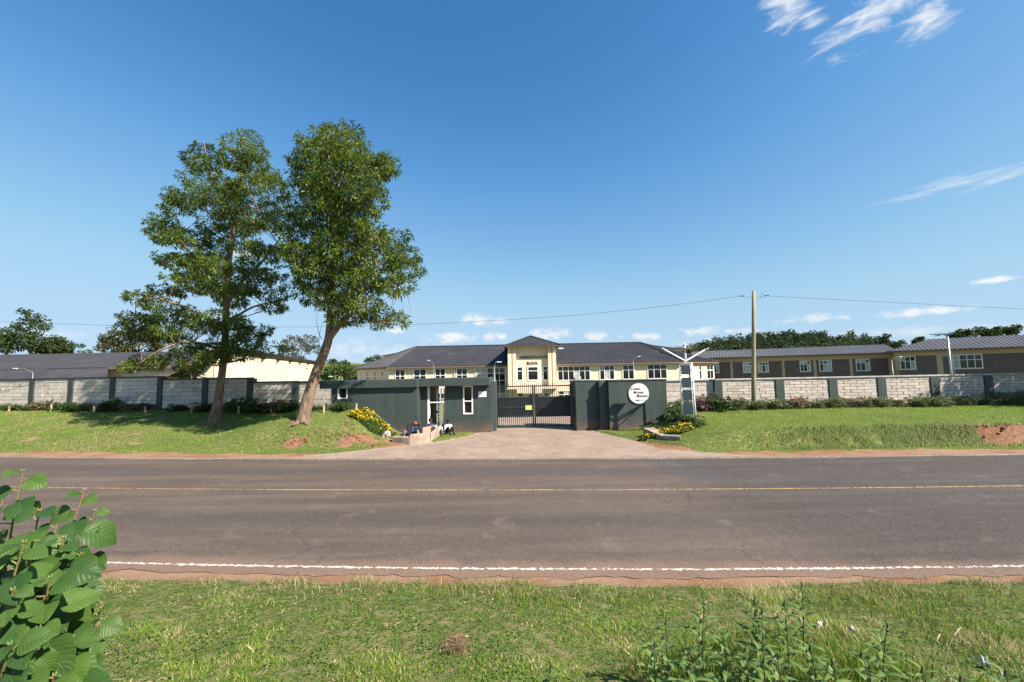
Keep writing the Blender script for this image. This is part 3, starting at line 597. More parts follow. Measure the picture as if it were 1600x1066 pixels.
sx0, sx1 = at(952, 640, YC).x, at(1043, 640, YC).x
p = MB(); p.box((px1+.003, YB, -.2), (sx0-.002, 21.3, 2.31)); p.build('wall_step', G, sw, .01)
p = MB(); p.box((sx0, YC, -.2), (sx1, YC+.45, 2.30)); p.build('wall', G, sw, .01)
p = MB(); p.box((sx0-.02, YC-.03, 2.302), (sx1+.02, YC+.5, 2.35)); p.build('coping', G, sw, .008)
p = MB(); p.box((sx1-.3, YC+.45, -.2), (sx1-.002, 21.95, 2.28)); p.build('return_wall', G, sw)
# text
def text_mesh(body, size, m, ext=.01, space=1.0, align='CENTER'):
    c = bpy.data.curves.new('txt', 'FONT'); c.body = body; c.size = size; c.extrude = ext; c.align_x = align; c.space_character = space; c.resolution_u = 3; c.offset = size*.022
    o = bpy.data.objects.new('txt', c); COL.objects.link(o); bpy.context.view_layer.update()
    me = bpy.data.meshes.new_from_object(o.evaluated_get(bpy.context.evaluated_depsgraph_get())); bpy.data.objects.remove(o); bpy.data.curves.remove(c)
    me.materials.clear(); me.materials.append(m); return me
def text(name, body, size, m, loc, parent, sx=1, space=1.0, align='CENTER', ext=.01):
    o = add(name, text_mesh(body, size, m, ext, space, align), None); M_ = Matrix.Translation(Vector(loc)) @ Matrix.Rotation(math.pi/2, 4, 'X') @ Matrix.Diagonal((sx, 1, 1, 1))
    o.parent = parent; o.matrix_parent_inverse = wm(parent).inverted(); o.matrix_basis = M_; return o
def round_sign():
    YS = YC-.04; c = at(998, 615.2, YS); r = .47; root = thing('round_sign', (c.x, YC, c.z), 'round white sign with three lines of dark lettering on the green wall', 'sign')
    d = MB(); d.tube([(c.x, YC-.002, c.z), (c.x, YS, c.z), (c.x, YS-.005, c.z)], [r, r, r-.008], 56); d.build('disc', MT['sign_white'], root)
    for s, X_, Z_ in (('L', 'EARNED', (-.33, .185)), ('M', 'ATURED', (-.20, .015)), ('M', 'ENTORED', (-.09, -.145))):
        text('lettering', s, .145, MT['letter'], (c.x+Z_[0]*1.1, YS-.012, c.z+Z_[1]), root, 1, 1, 'LEFT', .003)
        text('lettering', X_, .088, MT['grey_letter'], (c.x+Z_[0]+(.085 if s == 'L' else .12), YS-.012, c.z+Z_[1]), root, .92, 1, 'LEFT', .003)
    b = MB(); b.box((c.x-.15, YS-.010, c.z-.335), (c.x+.02, YS-.0055, c.z-.285)); b.build('emblem', MT['grey_letter'], root)
    b = MB(); b.box((c.x+.05, YS-.010, c.z-.318), (c.x+.2, YS-.0055, c.z-.304)); b.build('emblem', MT['board_text'], root)
round_sign()
def sign_tower():
    yb = 17.4; root = thing('sign_tower', (at(1078, 655, yb).x, yb, .35), 'tall white framed signpost with four stacked green boards and angled lamp arms', 'signpost')
    zt = at(1075, 563, 18.5).z
    def post(px0, py0, Y0, px1, py1, Y1, r, name='post'):
        a = at(px0, py0, Y0); b = at(px1, py1, Y1); a.z = float(gz(a.x, a.y))-.05
        q = MB(); q.tube([a, b], r, 10); q.build(name, MT['white_metal'], root, smooth=True)
        return a, b
    L = post(1067.3, 652, 17.6, 1061.5, 567, 17.6, .038); Rr = post(1087, 658, 17.2, 1080.5, 567, 17.2, .044); B = post(1083, 648, 18.0, 1078, 567, 18.0, .034)
    q = MB(); q.tube([L[1]-Vector((0, 0, .03)), Rr[1]-Vector((0, 0, .03))], .025, 8); q.tube([Rr[1]-Vector((0, 0, .05)), B[1]-Vector((0, 0, .05))], .02, 8); q.tube([L[1]-Vector((0, 0, .05)), B[1]-Vector((0, 0, .05))], .02, 8); q.build('top_rail', MT['white_metal'], root)
    for k, (t0, t1) in enumerate(((.045, .19), (.24, .40), (.44, .60), (.645, .83))):
        def pt(P, t): return P[1].lerp(P[0], t)
        a0, a1 = pt(L, t0), pt(L, t1); b0, b1 = pt(Rr, t0), pt(Rr, t1); ins = .12
        q = MB(); e = Vector((0, .03, 0)); tl, tr, br, bl = a0.lerp(b0, ins), a0.lerp(b0, 1-ins), a1.lerp(b1, 1-ins), a1.lerp(b1, ins); q.prism([tl, tr, br, bl], e); bd = q.build('sign_board', MT['board_green'], root, .004)
        for j in range(3):
            u0_, u1_ = (.12, .62) if j % 2 else (.15, .8); v0 = .25+.2*j; A_ = tl.lerp(bl, v0); B_ = tr.lerp(br, v0); dz = (bl-tl)*.055
            w = MB(); o_ = A_.lerp(B_, u0_)-Vector((0, .004, 0)); w.obox(o_, (B_-A_)*(u1_-u0_), dz, (0, .006, 0)); w.build('lettering', MT['board_text'], bd)
        q = MB()
        for (P_, Q_) in ((a0.lerp(a1, .5), tl.lerp(bl, .5)), (tr.lerp(br, .5), b0.lerp(b1, .5))): q.tube([P_, Q_], .02, 6)
        q.build('bracket', MT['grey_metal'], root)
    c0 = at(1072, 566, 17.45); h = at(1069.5, 541, 17.45)
    q = MB(); q.tube([c0-Vector((0, 0, .1)), h], .04, 8); q.build('mast', MT['white_metal'], root, smooth=True)
    for (px_, py_) in ((1039, 547), (1102, 546.5)):
        e = at(px_, py_, 17.45); s = at(1071, 564.5, 17.45); q = MB(); q.tube([s, e], .034, 8); arm = q.build('lamp_arm', MT['white_metal'], root)
        q = MB(); dv = (e-s).normalized(); q.obox(e-Vector((0, .06, .03)), dv*.16, (0, .12, 0), (0, 0, .05)); q.build('lamp_head', MT['grey_metal'], arm, .008)
    q = MB(); e = at(1034.5, 551, 17.45); q.obox(e-Vector((.04, .06, .05)), (.1, 0, .05), (0, .12, 0), (-.03, 0, .08)); q.build('camera_head', MT['black'], root, .01)
    q = MB(); hh = h-Vector((0, 0, .12)); q.obox(hh-Vector((.3, .15, 0)), (.6, 0, 0), (0, .3, .05), (0, -.01, .025)); q.build('solar_panel', MT['fascia'], root)
    q = MB(); q.ball(h+Vector((0, 0, .04)), (.06, .06, .09)); q.build('finial', MT['white_metal'], root, smooth=True)
sign_tower()
# ------------------------------------------------------------------ kerb blocks and rocks by the driveway
def kerb(label, pieces):
    c = sum((Vector(p[0][0]) for p in pieces), Vector())/len(pieces); root = thing('kerb_wall', (c.x, c.y, 0), label, 'kerb')
    for pts, z0, zt in pieces:
        q = MB(); b = len(q.v); n = len(pts); zt = zt if hasattr(zt, '__len__') else [zt]*n
        q.v += [(p[0], p[1], z0) for p in pts] + [(p[0], p[1], z) for p, z in zip(pts, zt)]
        q.quadf(list(range(n))[::-1]); q.quadf(range(n, 2*n))
        for i in range(n): j = (i+1) % n; q.quadf((i, j, n+j, n+i))
        q.build('block', MT['kerb_concrete'], root, .02)
def P2(px, py, z): v = onz(px, py, z); return (v.x, v.y, 0)
a, b, c2, d2 = P2(612, 694.5, .0), P2(640, 696, .0), P2(672, 692, 0), P2(686.5, 684, 0)
def off(p, dx, dy): return (p[0]+dx, p[1]+dy, 0)
kerb('low pinkish concrete kerb blocks left of the driveway in front of the gatehouse', [
    ([a, (b[0]-.02, b[1], 0), off(b, -.02, .3), off(a, 0, .3)], -.1, .30),
    ([b, c2, off(c2, .02, .28), off(b, 0, .3)], -.1, [.40, .38, .38, .40]),
    ([(c2[0]+.02, c2[1], 0), d2, off(d2, -.1, .5), off(c2, -.05, .32)], -.1, [.38, .46, .46, .38]),
    ([off(c2, -.55, 1.1), off(d2, -.12, 1.0), off(d2, -.14, 1.25), off(c2, -.55, 1.3)], -.1, .46)])
a, b, c2, d2 = P2(1005, 686, 0), P2(1033, 693, 0), P2(1064, 698, 0), P2(1064, 698, 0)
kerb('angled pinkish concrete kerb block holding the yellow flower bed right of the driveway', [
    ([a, b, off(b, .22, .22), off(a, .5, .12)], -.1, [.44, .30, .30, .44]),
    ([(b[0]+.01, b[1], 0), c2, off(c2, .1, .25), off(b, .24, .23)], -.1, [.30, .36, .36, .30])])
def rock(label, c, r, seed):
    bm = bmesh.new(); bmesh.ops.create_icosphere(bm, subdivisions=3, radius=1); rs = np.random.default_rng(seed); k = rs.uniform(.8, 1.2, (6, 3)); 
    for v in bm.verts:
        d = v.co.copy(); n_ = 1+.16*math.sin(3*d.x*k[0, 0]+seed)+.13*math.sin(4*d.y*k[1, 1]+2*seed)+.1*math.sin(5*d.z+d.x*4+seed); v.co = Vector((d.x*r[0], d.y*r[1], max(d.z, -.6)*r[2]))*n_
    me = bpy.data.meshes.new('rock'); bm.to_mesh(me); bm.free(); me.materials.append(MT['rock']); o = add('rock', me); o.location = c; o.rotation_euler[2] = seed; tag(o, label, 'rock', 'rocks by the flower bed')
for i, (px_, py_, z, r, lb) in enumerate(((603, 689, .05, (.24, .2, .16), 'dark rounded rock at the end of the left kerb blocks'), (612, 668.5, .28, (.16, .14, .1), 'pale rock at the foot of the left yellow flowers'), (606, 676, .2, (.1, .1, .07), 'small pale rock just below the largest flower bed rock'), (621, 665, .25, (.09, .08, .06), 'small whitish rock nearest the seated children'))):
    v = onz(px_, py_, z); rock(lb, (v.x, v.y, float(gz(v.x, v.y))+r[2]*.3), r, i+1)
# ------------------------------------------------------------------ buildings
def roof_sheet(name, A, B, TA, TB, m, parent, sp=.36, h=.05, both=False):
    A, B, TA, TB = (Vector(q) for q in (A, B, TA, TB)); e = (B-A); L = e.length; e.normalize()
    sdir = (TA-A) - e*(TA-A).dot(e); S = sdir.length; sdir.normalize(); n = e.cross(sdir).normalized()
    if n.z < 0: n = -n
    ua = (TA-A).dot(e); ub = (TB-A).dot(e); us = []; k = 0
    while k*sp < L:
        for o, hh in ((0, 0), (.6, 0), (.68, h), (.92, h)):
            u = (k+o)*sp
            if u < L: us.append((u, hh))
        k += 1
    us.append((L, 0)); V = []
    for u, hh in us:
        q = 1.0
        if ua > 1e-4: q = min(q, u/ua)
        if ub < L-1e-4: q = min(q, (L-u)/(L-ub))
        b = A+e*u+n*hh; V += [tuple(b), tuple(b+sdir*(S*q)), tuple(b-n*.03), tuple(b-n*.03+sdir*(S*q))]
    F_ = []
    for i in range(len(us)-1):
        a, b = 4*i, 4*i+4; F_ += [(a, b, b+1, a+1), (a+2, a+3, b+3, b+2), (a, a+2, b+2, b)]
    return add(name, npmesh(name, V, np.array(F_), m), parent)
def ridge_cap(parent, a, b, m, r=.1):
    q = MB(); q.tube([a, b], r, 6); q.build('ridge_cap', m, parent)
def wall_seg(b, A, B, z0, z1, t=.25):
    A, B = Vector((A[0], A[1], 0)), Vector((B[0], B[1], 0)); d = B-A; n = Vector((-d.y, d.x, 0)).normalized(); b.obox(A+Vector((0, 0, z0)), d, n*t, (0, 0, z1-z0))
CR, RF, FA = MT['cream'], MT['roof'], MT['fascia']
def admin_block():
    YF = 55.0; ze = 3.95; zr = 7.05; g = -2.5
    root = thing('administration_block', (2.6, 60, -2.3), 'long two storey cream block with dark ribbed hip roof and central tower', 'building')
    FL, FR = (at(607.5, 573, YF).x, YF), (at(1063, 565, YF).x, YF); CL, CRr = (FL[0]-7.0, YF+7.4), (FR[0]+8.3, YF+7.8); BL, BR = (FL[0], YF+15.2), (FR[0], YF+15.2)
    tx0, tx1 = at(793.5, 570, 52.8).x, at(869, 570, 52.8).x
    b = MB(); ring = [FL, FR, CRr, BR, BL, CL]
    for i in range(6): wall_seg(b, ring[i], ring[(i+1) % 6], g, ze)
    b.build('wall', CR, root)
    o = .55; eF = lambda p: Vector((p[0], p[1], ze-.05))
    eFL, eFR = Vector((FL[0]-.25, YF-o, ze-.08)), Vector((FR[0]+.25, YF-o, ze-.08)); eCL, eCR = Vector((CL[0]-.8, CL[1], ze-.08)), Vector((CRr[0]+.8, CRr[1], ze-.08)); eBL, eBR = Vector((BL[0]-.25, BL[1]+o, ze-.08)), Vector((BR[0]+.25, BR[1]+o, ze-.08))
    rl, rr = Vector((at(650, 543.5, 62.6).x, 62.6, zr)), Vector((at(1000, 534.4, 62.6).x, 62.6, zr))
    roof_sheet('roof', eFL, eFR, rl, rr, RF, root); roof_sheet('roof', eFR, eCR, rr, rr, RF, root); roof_sheet('roof', eCR, eBR, rr, rr, RF, root)
    roof_sheet('roof', eBR, eBL, rr, rl, RF, root); roof_sheet('roof', eBL, eCL, rl, rl, RF, root); roof_sheet('roof', eCL, eFL, rl, rl, RF, root)
    for a, c in ((rl, rr), (rl, eFL), (rr, eFR), (rl, eCL), (rr, eCR)): ridge_cap(root, a+Vector((0, 0, .06)), c+Vector((0, 0, .08)), MT['roof_pale'] if c in (eFL,) else RF, .07)
    q = MB(); el = [eFL, eFR, eCR, eBR, eBL, eCL]
    for i in range(6):
        a, c = el[i], el[(i+1) % 6]; d = c-a; nn = Vector((-d.y, d.x, 0)).normalized(); q.obox(a+nn*.02-Vector((0, 0, .2)), d, nn*.05, (0, 0, .17)); q.obox(a+nn*.07-Vector((0, 0, .16)), d, nn*.55, (0, 0, .02))
    q.build('fascia', FA, root)
    def win(px0, px1, cols, py_t=None, z1=3.58, z0=1.62, rows=(0, .66, 1), Y=YF, mats=('glass', 'glass', 'glass', 'glass', 'curtain')):
        x0, x1 = at(px0, 585, Y).x, at(px1, 585, Y).x; window(root, (x0, Y-.003, z0), (1, 0, 0), x1-x0, z1-z0, cols, rows, .11, .07, mats)
    for a, c in ((617, 633.5), (646, 666.5), (679.5, 696.5), (713, 731)): win(a, c, 2, rows=(0, .52, 1), mats=('glass',)); win(a, c, 2, z1=.35, z0=-1.3, rows=(0, .52, 1))
    win(742, 790, 5, z1=3.58, z0=-1.9, rows=(0, .37, .68, .86, 1), mats=('glass', 'glass', 'curtain'))
    win(871, 922.5, 6); win(936.5, 960.5, 3); win(972.5, 992, 2); win(1011.5, 1042.5, 3)
    for a, c, n in ((871, 890, 2), (905, 922, 2), (936.5, 960.5, 3), (972.5, 992, 2)): win(a, c, n, z1=.35, z0=-1.3)
    # splayed end bays: tall narrow windows
    for (P, Q, ws) in ((FL, CL, ((.1, .22), (.34, .46), (.58, .70), (.8, .9))), (FR, CRr, ((.18, .3), (.5, .58), (.74, .96)))):
        P, Q = Vector((P[0], P[1], 0)), Vector((Q[0], Q[1], 0))
        if P is not None and Q.x < P.x: A_, B_ = Q, P
        else: A_, B_ = P, Q
        d = B_-A_; L = d.length
        for (s, e) in ws:
            if Q.x < P.x: s, e = 1-e, 1-s
            nn = Vector((d.y, -d.x, 0)).normalized()*.003
            window(root, A_+d*s+nn+Vector((0, 0, 1.3)), d, L*(e-s), 2.2, 2 if (e-s) > .1 else 1, (0, .62, 1), .13, .07, ('glass', 'curtain') if Q.x < P.x else ('glass',))
    dp = MB(); dx = at(712, 585, YF).x-.5; dp.box((at(711, 585, YF).x-.15, YF-.1, -2.3), (at(711, 585, YF).x, YF-.005, 3.8)); dp.build('downpipe', CR, root)
    # tower
    zt = 6.25; y0 = 52.8; pw = (tx1-tx0)
    b = MB(); b.box((tx0, y0+.5, g), (tx1, YF+.5, zt)); b.build('tower_wall', CR, root)
    def ppx(px): return at(px, 570, y0).x
    for (a, c) in ((793.5, 799.8), (800.8, 806.6), (856.6, 862.2), (863.2, 869)):
        q = MB(); q.box((ppx(a), y0, g), (ppx(c), y0+.503, zt)); q.build('pilaster', CR, root)
    for a in (799.8, 862.2):
        q = MB(); q.box((ppx(a)+.005, y0+.3, g), (ppx(a+1)-.005, y0+.5, zt)); q.build('downpipe', MT['black'], root)
    def tw(px0, px1, z0, z1, cols, rows):
        x0, x1 = ppx(px0), ppx(px1); window(root, (x0, y0+.497, z0), (1, 0, 0), x1-x0, z1-z0, cols, rows, .12, .08)
    for (a, c) in ((807, 817.3), (824, 841.5), (848, 857)): tw(a, c, 1.75, 3.6, 1, (0, .68, 1))
    tw(807, 817, -1.4, .2, 1, (0, .7, 1)); tw(824, 841.5, -1.9, .1, 2, (0, .7, 1)); tw(848, 857, -1.4, .2, 1, (0, .7, 1))
    eo = .55; el = [Vector((tx0-eo+.1, y0-eo, zt)), Vector((tx1+eo, y0-eo, zt)), Vector((tx1+eo, y0+7.8, zt)), Vector((tx0-eo+.1, y0+7.8, zt))]; ap = Vector(((tx0+tx1)/2, y0+3.6, 7.82))
    for i in range(4): roof_sheet('tower_roof', el[i], el[(i+1) % 4], ap, ap, RF, root, .3, .04)
    q = MB(); q.box((el[0].x+.02, el[0].y+.02, zt-.1), (el[2].x-.02, el[2].y-.02, zt-.035)); q.build('tower_soffit', FA, root)
    for i in range(4): ridge_cap(root, el[i]+Vector((0, 0, .06)), ap+Vector((0, 0, .06)), RF, .06)
    cx = (ppx(810)+ppx(857.5))/2; text('lettering', 'ADMINISTRATION', .50, MT['letter'], (cx, y0+.47, at(830, 560.5, y0+.5).z), root, .74, 1.25, ext=.02); text('lettering', 'BLOCK', .50, MT['letter'], (ppx(832), y0+.47, at(830, 569.6, y0+.5).z), root, .74, 1.25, ext=.02)
    q = MB(); q.box((tx1+.35, y0-.3, 5.75), (tx1+.95, y0, 5.9)); q.tube([(tx1, y0+.3, 5.82), (tx1+.4, y0-.1, 5.82)], .03, 6); q.build('floodlight', MT['white_metal'], root)
    # entrance canopy slab at first floor
    q = MB(); q.box((tx0-.1, y0-1.6, .75), (tx1+.1, y0-.004, .95)); q.build('canopy', MT['cream'], root)
admin_block()
def hip_block(name, label, x0, x1, y0, y1, z0, ze, zr, o=.5, hip=3.0, wallm=CR, roofm=RF):
    root = thing(name, ((x0+x1)/2, (y0+y1)/2, z0), label, 'building'); b = MB()
    for A_, B_ in (((x0, y0), (x1, y0)), ((x1, y0), (x1, y1)), ((x1, y1), (x0, y1)), ((x0, y1), (x0, y0))): wall_seg(b, A_, B_, z0, ze)
    b.build('wall', wallm, root); e = [Vector((x0-o, y0-o, ze)), Vector((x1+o, y0-o, ze)), Vector((x1+o, y1+o, ze)), Vector((x0-o, y1+o, ze))]; ym = (y0+y1)/2; r0_, r1_ = Vector((x0+hip, ym, zr)), Vector((x1-hip, ym, zr))
    roof_sheet('roof', e[0], e[1], r0_, r1_, roofm, root, .4); roof_sheet('roof', e[1], e[2], r1_, r1_, roofm, root, .4); roof_sheet('roof', e[2], e[3], r1_, r0_, roofm, root, .4); roof_sheet('roof', e[3], e[0], r0_, r0_, roofm, root, .4)
    q = MB(); q.box((e[0].x+.02, e[0].y+.02, ze-.2), (e[2].x-.02, e[2].y-.02, ze-.04)); q.build('fascia', FA, root); return root
a_, b_ = at(601, 556, 92), at(660, 548, 92); hip_block('rear_block', 'dark roofed block just showing behind the left end of the administration block', a_.x, b_.x+10, 92, 106, -2.5, a_.z, at(632, 547, 99).z, .6, 5)
a_, b_ = at(1020, 545, 92), at(1068, 545, 92); hip_block('rear_block', 'dark roofed block just showing behind the right end of the administration block', a_.x-10, b_.x, 92, 106, -2.5, 7.3, at(1045, 537.5, 99).z, .6, 6)
a_, b_ = at(540, 592, 60), at(566, 592, 60); hip_block('annex', 'low dark roofed annex at the left end of the administration block', a_.x-1, b_.x+2, 63, 71, -2.5, 1.9, at(556, 578, 66).z, .5, 3)
# right-hand ranges
def oriented_range(name, label, P, Q, depth, z0, ze, zr, roofm, hipl, hipr, panels, wins, o=.7):
    """P-Q: front wall line; panels: (s0,s1,z0,z1) dark brick infill in metres along the wall; wins: (s0,s1,z0,z1,cols,rows)"""
    P, Q = Vector((P[0], P[1], 0)), Vector((Q[0], Q[1], 0)); d = Q-P; L = d.length; d.normalize(); n = Vector((-d.y, d.x, 0)); root = thing(name, ((P+Q)/2).to_tuple(), label, 'building')
    z = Vector((0, 0, 1)); b = MB(); b.obox(P+z*z0, d*L, n*depth, z*(ze-z0)); b.build('wall', MT['tan_wall'], root)
    e = [P-d*o-n*o+z*ze, Q+d*o-n*o+z*ze, Q+d*o+n*(depth+o)+z*ze, P-d*o+n*(depth+o)+z*ze]; c = n*(depth/2); r0_, r1_ = P-d*o+d*hipl+c+z*zr, Q+d*o-d*hipr+c+z*zr
    roof_sheet('roof', e[0], e[1], r0_, r1_, roofm, root, .42, .045); roof_sheet('roof', e[2], e[3], r1_, r0_, roofm, root, .42)
    if hipl > 0: roof_sheet('roof', e[3], e[0], r0_, r0_, roofm, root, .42)
    if hipr > 0: roof_sheet('roof', e[1], e[2], r1_, r1_, roofm, root, .42)
    q = MB(); q.obox(e[0]+d*.02+n*.02-z*.19, d*(L+2*o-.04), n*(depth+2*o-.04), z*.15); q.build('fascia', FA, root)
    for (s0, s1, a, c_) in panels:
        q = MB(); q.obox(P+d*s0-n*.03+z*a, d*(s1-s0), n*.026, z*(c_-a)); q.build('brick_panel', MT['dark_brick'], root)
    for (s0, s1, a, c_, cols, rows, mats) in wins: window(root, P+d*s0-n*.032+z*a, d, s1-s0, c_-a, cols, rows, .09, .06, mats)
    return root, P, d
A0, A1 = at(1085, 560, 68), at(1396, 550, 56.6)
def along(px, P, Q):
    h = line_hit(px, P, Q); return (h-Vector((P[0], P[1], 0))).length
PA, QA = (A0.x, A0.y), (A1.x, A1.y); w3 = ('curtain', 'glass', 'curtain'); pn, wn = [], []
for (p0, p1, w0, w1) in ((1117, 1142, 1116, 1124.5), (1146, 1180, 1162, 1177), (1184, 1223, 1187, 1202), (1227, 1272, 1251, 1268), (1277, 1329, 1281.5, 1301), (1334, 1390, 1339, 1361)):
    s0, s1 = along(p0, PA, QA), along(p1, PA, QA); a, b = along(w0, PA, QA), along(w1, PA, QA)
    pn.append((s0, s1, 1.15, 2.05)); 
    if a-s0 > .3: pn.append((s0, a-.05, 2.05, 3.85))
    if s1-b > .3: pn.append((b+.05, s1, 2.05, 3.85))
    wn.append((a, b, 2.15, 3.75, 2 if w1-w0 < 12 else 3, (0, .7, 1), w3))
oriented_range('classroom_range', 'long grey roofed classroom range with dark brick panels and white windows', PA, QA, 12, -1.5, 4.62, 6.0, MT['roof_pale'], 0, 0, pn, wn)
B0, B1 = at(1398, 549, 54.5), at(1720, 540, 44.5); PB, QB = (B0.x, B0.y), (B1.x, B1.y); pn, wn = [], []
for (p0, p1, w0, w1, cols) in ((1401, 1466, 1408, 1433, 3), (1494, 1700, 1490, 1538, 4)):
    s0, s1 = along(p0, PB, QB), along(p1, PB, QB); a, b = along(w0, PB, QB), along(w1, PB, QB)
    pn.append((s0, s1, 1.2, 2.15)); pn.append((b+.06, s1, 2.15, 4.0))
    wn.append((a, b, 2.25, 4.0, cols, (0, .62, 1), ('glass', 'curtain', 'glass')))
rB, PBv, dB = oriented_range('classroom_range', 'nearer grey roofed classroom range with a four-part window at the right edge', PB, QB, 12, -1.5, 4.72, 6.35, MT['roof_pale'], 5, 4, pn, wn)
q = MB(); s_ = along(1476, PB, QB); nB = Vector((-dB.y, dB.x, 0)); q.obox(PBv+dB*s_-nB*.03+Vector((0, 0, .4)), dB*.75, nB*.026, (0, 0, 3.4)); q.build('door', MT['dark_brick'], rB)
q = MB(); s_ = along(1393, PB, QB); q.tube([PBv+dB*.2-nB*.12+Vector((0, 0, -.5)), PBv+dB*.2-nB*.12+Vector((0, 0, 3.0)), PBv+dB*1.2-nB*.12+Vector((0, 0, 3.9))], .06, 6); q.build('downpipe', MT['tan_wall'], rB)
a_ = at(1575, 524, 62); hip_block('rear_block', 'dark roof rising behind the nearer classroom range at the right edge', a_.x, a_.x+22, 62, 74, -1.5, a_.z-1.2, a_.z+.35, .6, 9)
# left-hand halls
def left_halls():
    root = thing('dining_hall', (-50, 52, -1), 'wide low hall with a broad dark roof beyond the left boundary wall', 'building')
    xr = at(262, 570, 47).x; x0 = -84; ze = 4.3; xk = at(168, 574, 47).x
    b = MB(); b.box((x0, 47.6, -1.5), (xr-.6, 60, ze-.05)); b.build('wall', CR, root)
    ridge_z = at(120, 552.5, 63).z
    roof_sheet('roof', (x0, 47, ze), (xr+.4, 47, ze), (x0, 63, ridge_z), (xr+.4, 63, ridge_z), RF, root, .45); roof_sheet('roof', (xr+.4, 79, ze), (x0, 79, ze), (xr+.4, 63, ridge_z), (x0, 63, ridge_z), RF, root, .45)
    roof_sheet('lean_to_roof', (x0, 41.5, 2.6), (xk+5.4, 41.5, 2.6), (x0, 47.1, ze-.05), (xk, 47.1, ze-.05), RF, root, .45)
    b = MB(); b.box((x0, 42.2, -1.5), (xk-.8, 47.5, 2.55)); b.box((xk-.8, 42.2, -1.5), (xk+4.6, 42.5, 2.5)); b.build('lean_to_wall', CR, root)
    q = MB(); q.box((xk, 46.95, ze-.2), (xr+.4, 47.05, ze+.02)); q.build('fascia', FA, root)
    q = MB(); q.prism([(xr-.6, 47.7, ze-.1), (xr-.6, 60, ze-.1), (xr-.6, 60, ridge_z-.8), (xr-.6, 59.9, ridge_z-.8)], (.3, 0, 0)); q.build('gable', CR, root)
    # assembly hall: high right-hand wall running back, low rake on the left
    r2 = thing('assembly_hall', (-33, 60, -1), 'tall cream hall with buttressed side wall lit by the sun behind the trees', 'building')
    yn, yf = 42.0, 88.0; n0 = at(341, 552, yn); f0 = at(489, 572, yf); zt = 5.45; l0 = at(252, 588, yn); zl = 3.05
    A_ = Vector((n0.x, yn, 0)); B_ = Vector((f0.x, yf, 0)); d = (B_-A_); L = d.length; d.normalize(); nn = Vector((d.y, -d.x, 0))
    if nn.x < 0: nn = -nn
    q = MB(); q.obox(A_+Vector((0, 0, -2)), d*L, -nn*.3, (0, 0, zt+2)); q.build('side_wall', CR, r2)
    nb = 7
    for k in range(nb):
        s = L*(k+.02)/nb; q = MB(); q.obox(A_+d*s+Vector((0, 0, -2)), d*(L/nb*.55), nn*.8, (0, 0, zt+2-.12)); q.build('buttress', CR, r2)
        for j in range(3): 
            s2 = L*(k+.60)/nb+j*.75; window(r2, A_+d*s2+nn*.003+Vector((0, 0, 1.9)), d, .5, 1.0, 1, (0, 1), .07, .05)
    C_ = Vector((l0.x, yn, 0)); prof = [(C_.x, zl), (C_.x+(A_.x-C_.x)*.35, zl+.28), (C_.x+(A_.x-C_.x)*.62, zl+.95), (A_.x, zt)]
    q = MB(); q.prism([(C_.x, yn, -2)]+[(x, yn, z-.12) for x, z in prof]+[(A_.x, yn, -2)], (0, .3, 0)); q.build('front_wall', CR, r2)
    # swept roof following the rake, running back along the hall
    off_ = (B_-A_)
    V = []; F_ = []; pts = [(C_.x-.9, zl-.15)]+prof+[(A_.x+1.05, zt+.62)]
    for (x, z) in pts:
        for (t, dz) in ((-.02, 0), (1.02, 0)): V.append((x+off_.x*t, yn+off_.y*t-.5*(t < 0), z+.05))
        for t in (-.02, 1.02): V.append((x+off_.x*t, yn+off_.y*t-.5*(t < 0), z-.16))
    for i in range(len(pts)-1):
        a, b = 4*i, 4*i+4; F_ += [(a, b, b+1, a+1), (a+2, a+3, b+3, b+2), (a, a+2, b+2, b), (a+1, b+1, b+3, a+3)]
    F_.append((4*(len(pts)-1), 4*(len(pts)-1)+2, 4*(len(pts)-1)+3, 4*(len(pts)-1)+1)); F_.append((0, 1, 3, 2))
    add('roof', npmesh('roof', V, np.array(F_), RF), r2)
    q = MB()
    for (a, c) in zip(pts[:-1], pts[1:]): q.prism([(a[0], yn-1.45, a[1]-.2), (c[0], yn-1.45, c[1]-.2), (c[0], yn-1.45, c[1]+.07), (a[0], yn-1.45, a[1]+.07)], (0, .06, 0))
    q.build('barge_board', FA, r2)
    q = MB(); ppx_ = at(299, 580, 41.2); q.tube([(ppx_.x, 41.2, -1), (ppx_.x, 41.2, at(299, 568, 41.2).z)], .07, 8); q.build('post', MT['fascia'], r2)
left_halls()
# ------------------------------------------------------------------ lamps, pole, wires
def lamp(label, px_, Y, ytop, arm_px, arm_py, r=.02, head='round'):
    b = at(px_, 590, Y); t = at(px_, ytop, Y); t.x = b.x; z0 = float(gz(b.x, Y)); root = thing('street_lamp', (b.x, Y, z0), label, 'street lamp', 'lamps inside the compound')
    q = MB(); q.tube([(b.x, Y, z0), (b.x, Y, t.z)], [r*1.3, r], 8); q.build('post', MT['grey_metal'], root, smooth=True)
    e = at(arm_px, arm_py, Y); p0 = Vector((b.x, Y, t.z-.02)); m = p0.lerp(e, .5)+Vector((0, 0, .12))
    q = MB(); q.tube([p0, m, e], r*.55, 6); arm = q.build('arm', MT['grey_metal'], root)
    d = (e-p0); d.z = 0; d.normalize(); q = MB(); q.obox(e-Vector((0, .1, .05)), d*.32, (0, .14, 0), (0, 0, .06)); q.build('lamp_head', MT['white_metal'], arm, .02)
    if head == 'solar': q = MB(); q.obox(p0+Vector((-1.1, -.3, .08)), (1.3, 0, .05), (0, .6, .1), (0, 0, .04)); q.build('solar_panel', MT['solar'], root)
    return root
lamp('curved white street lamp above the left end of the boundary wall', 51, 33, 582, 28, 575.5)
lamp('slim street lamp in front of the left windows of the administration block', 678, 45, 571, 672, 563)
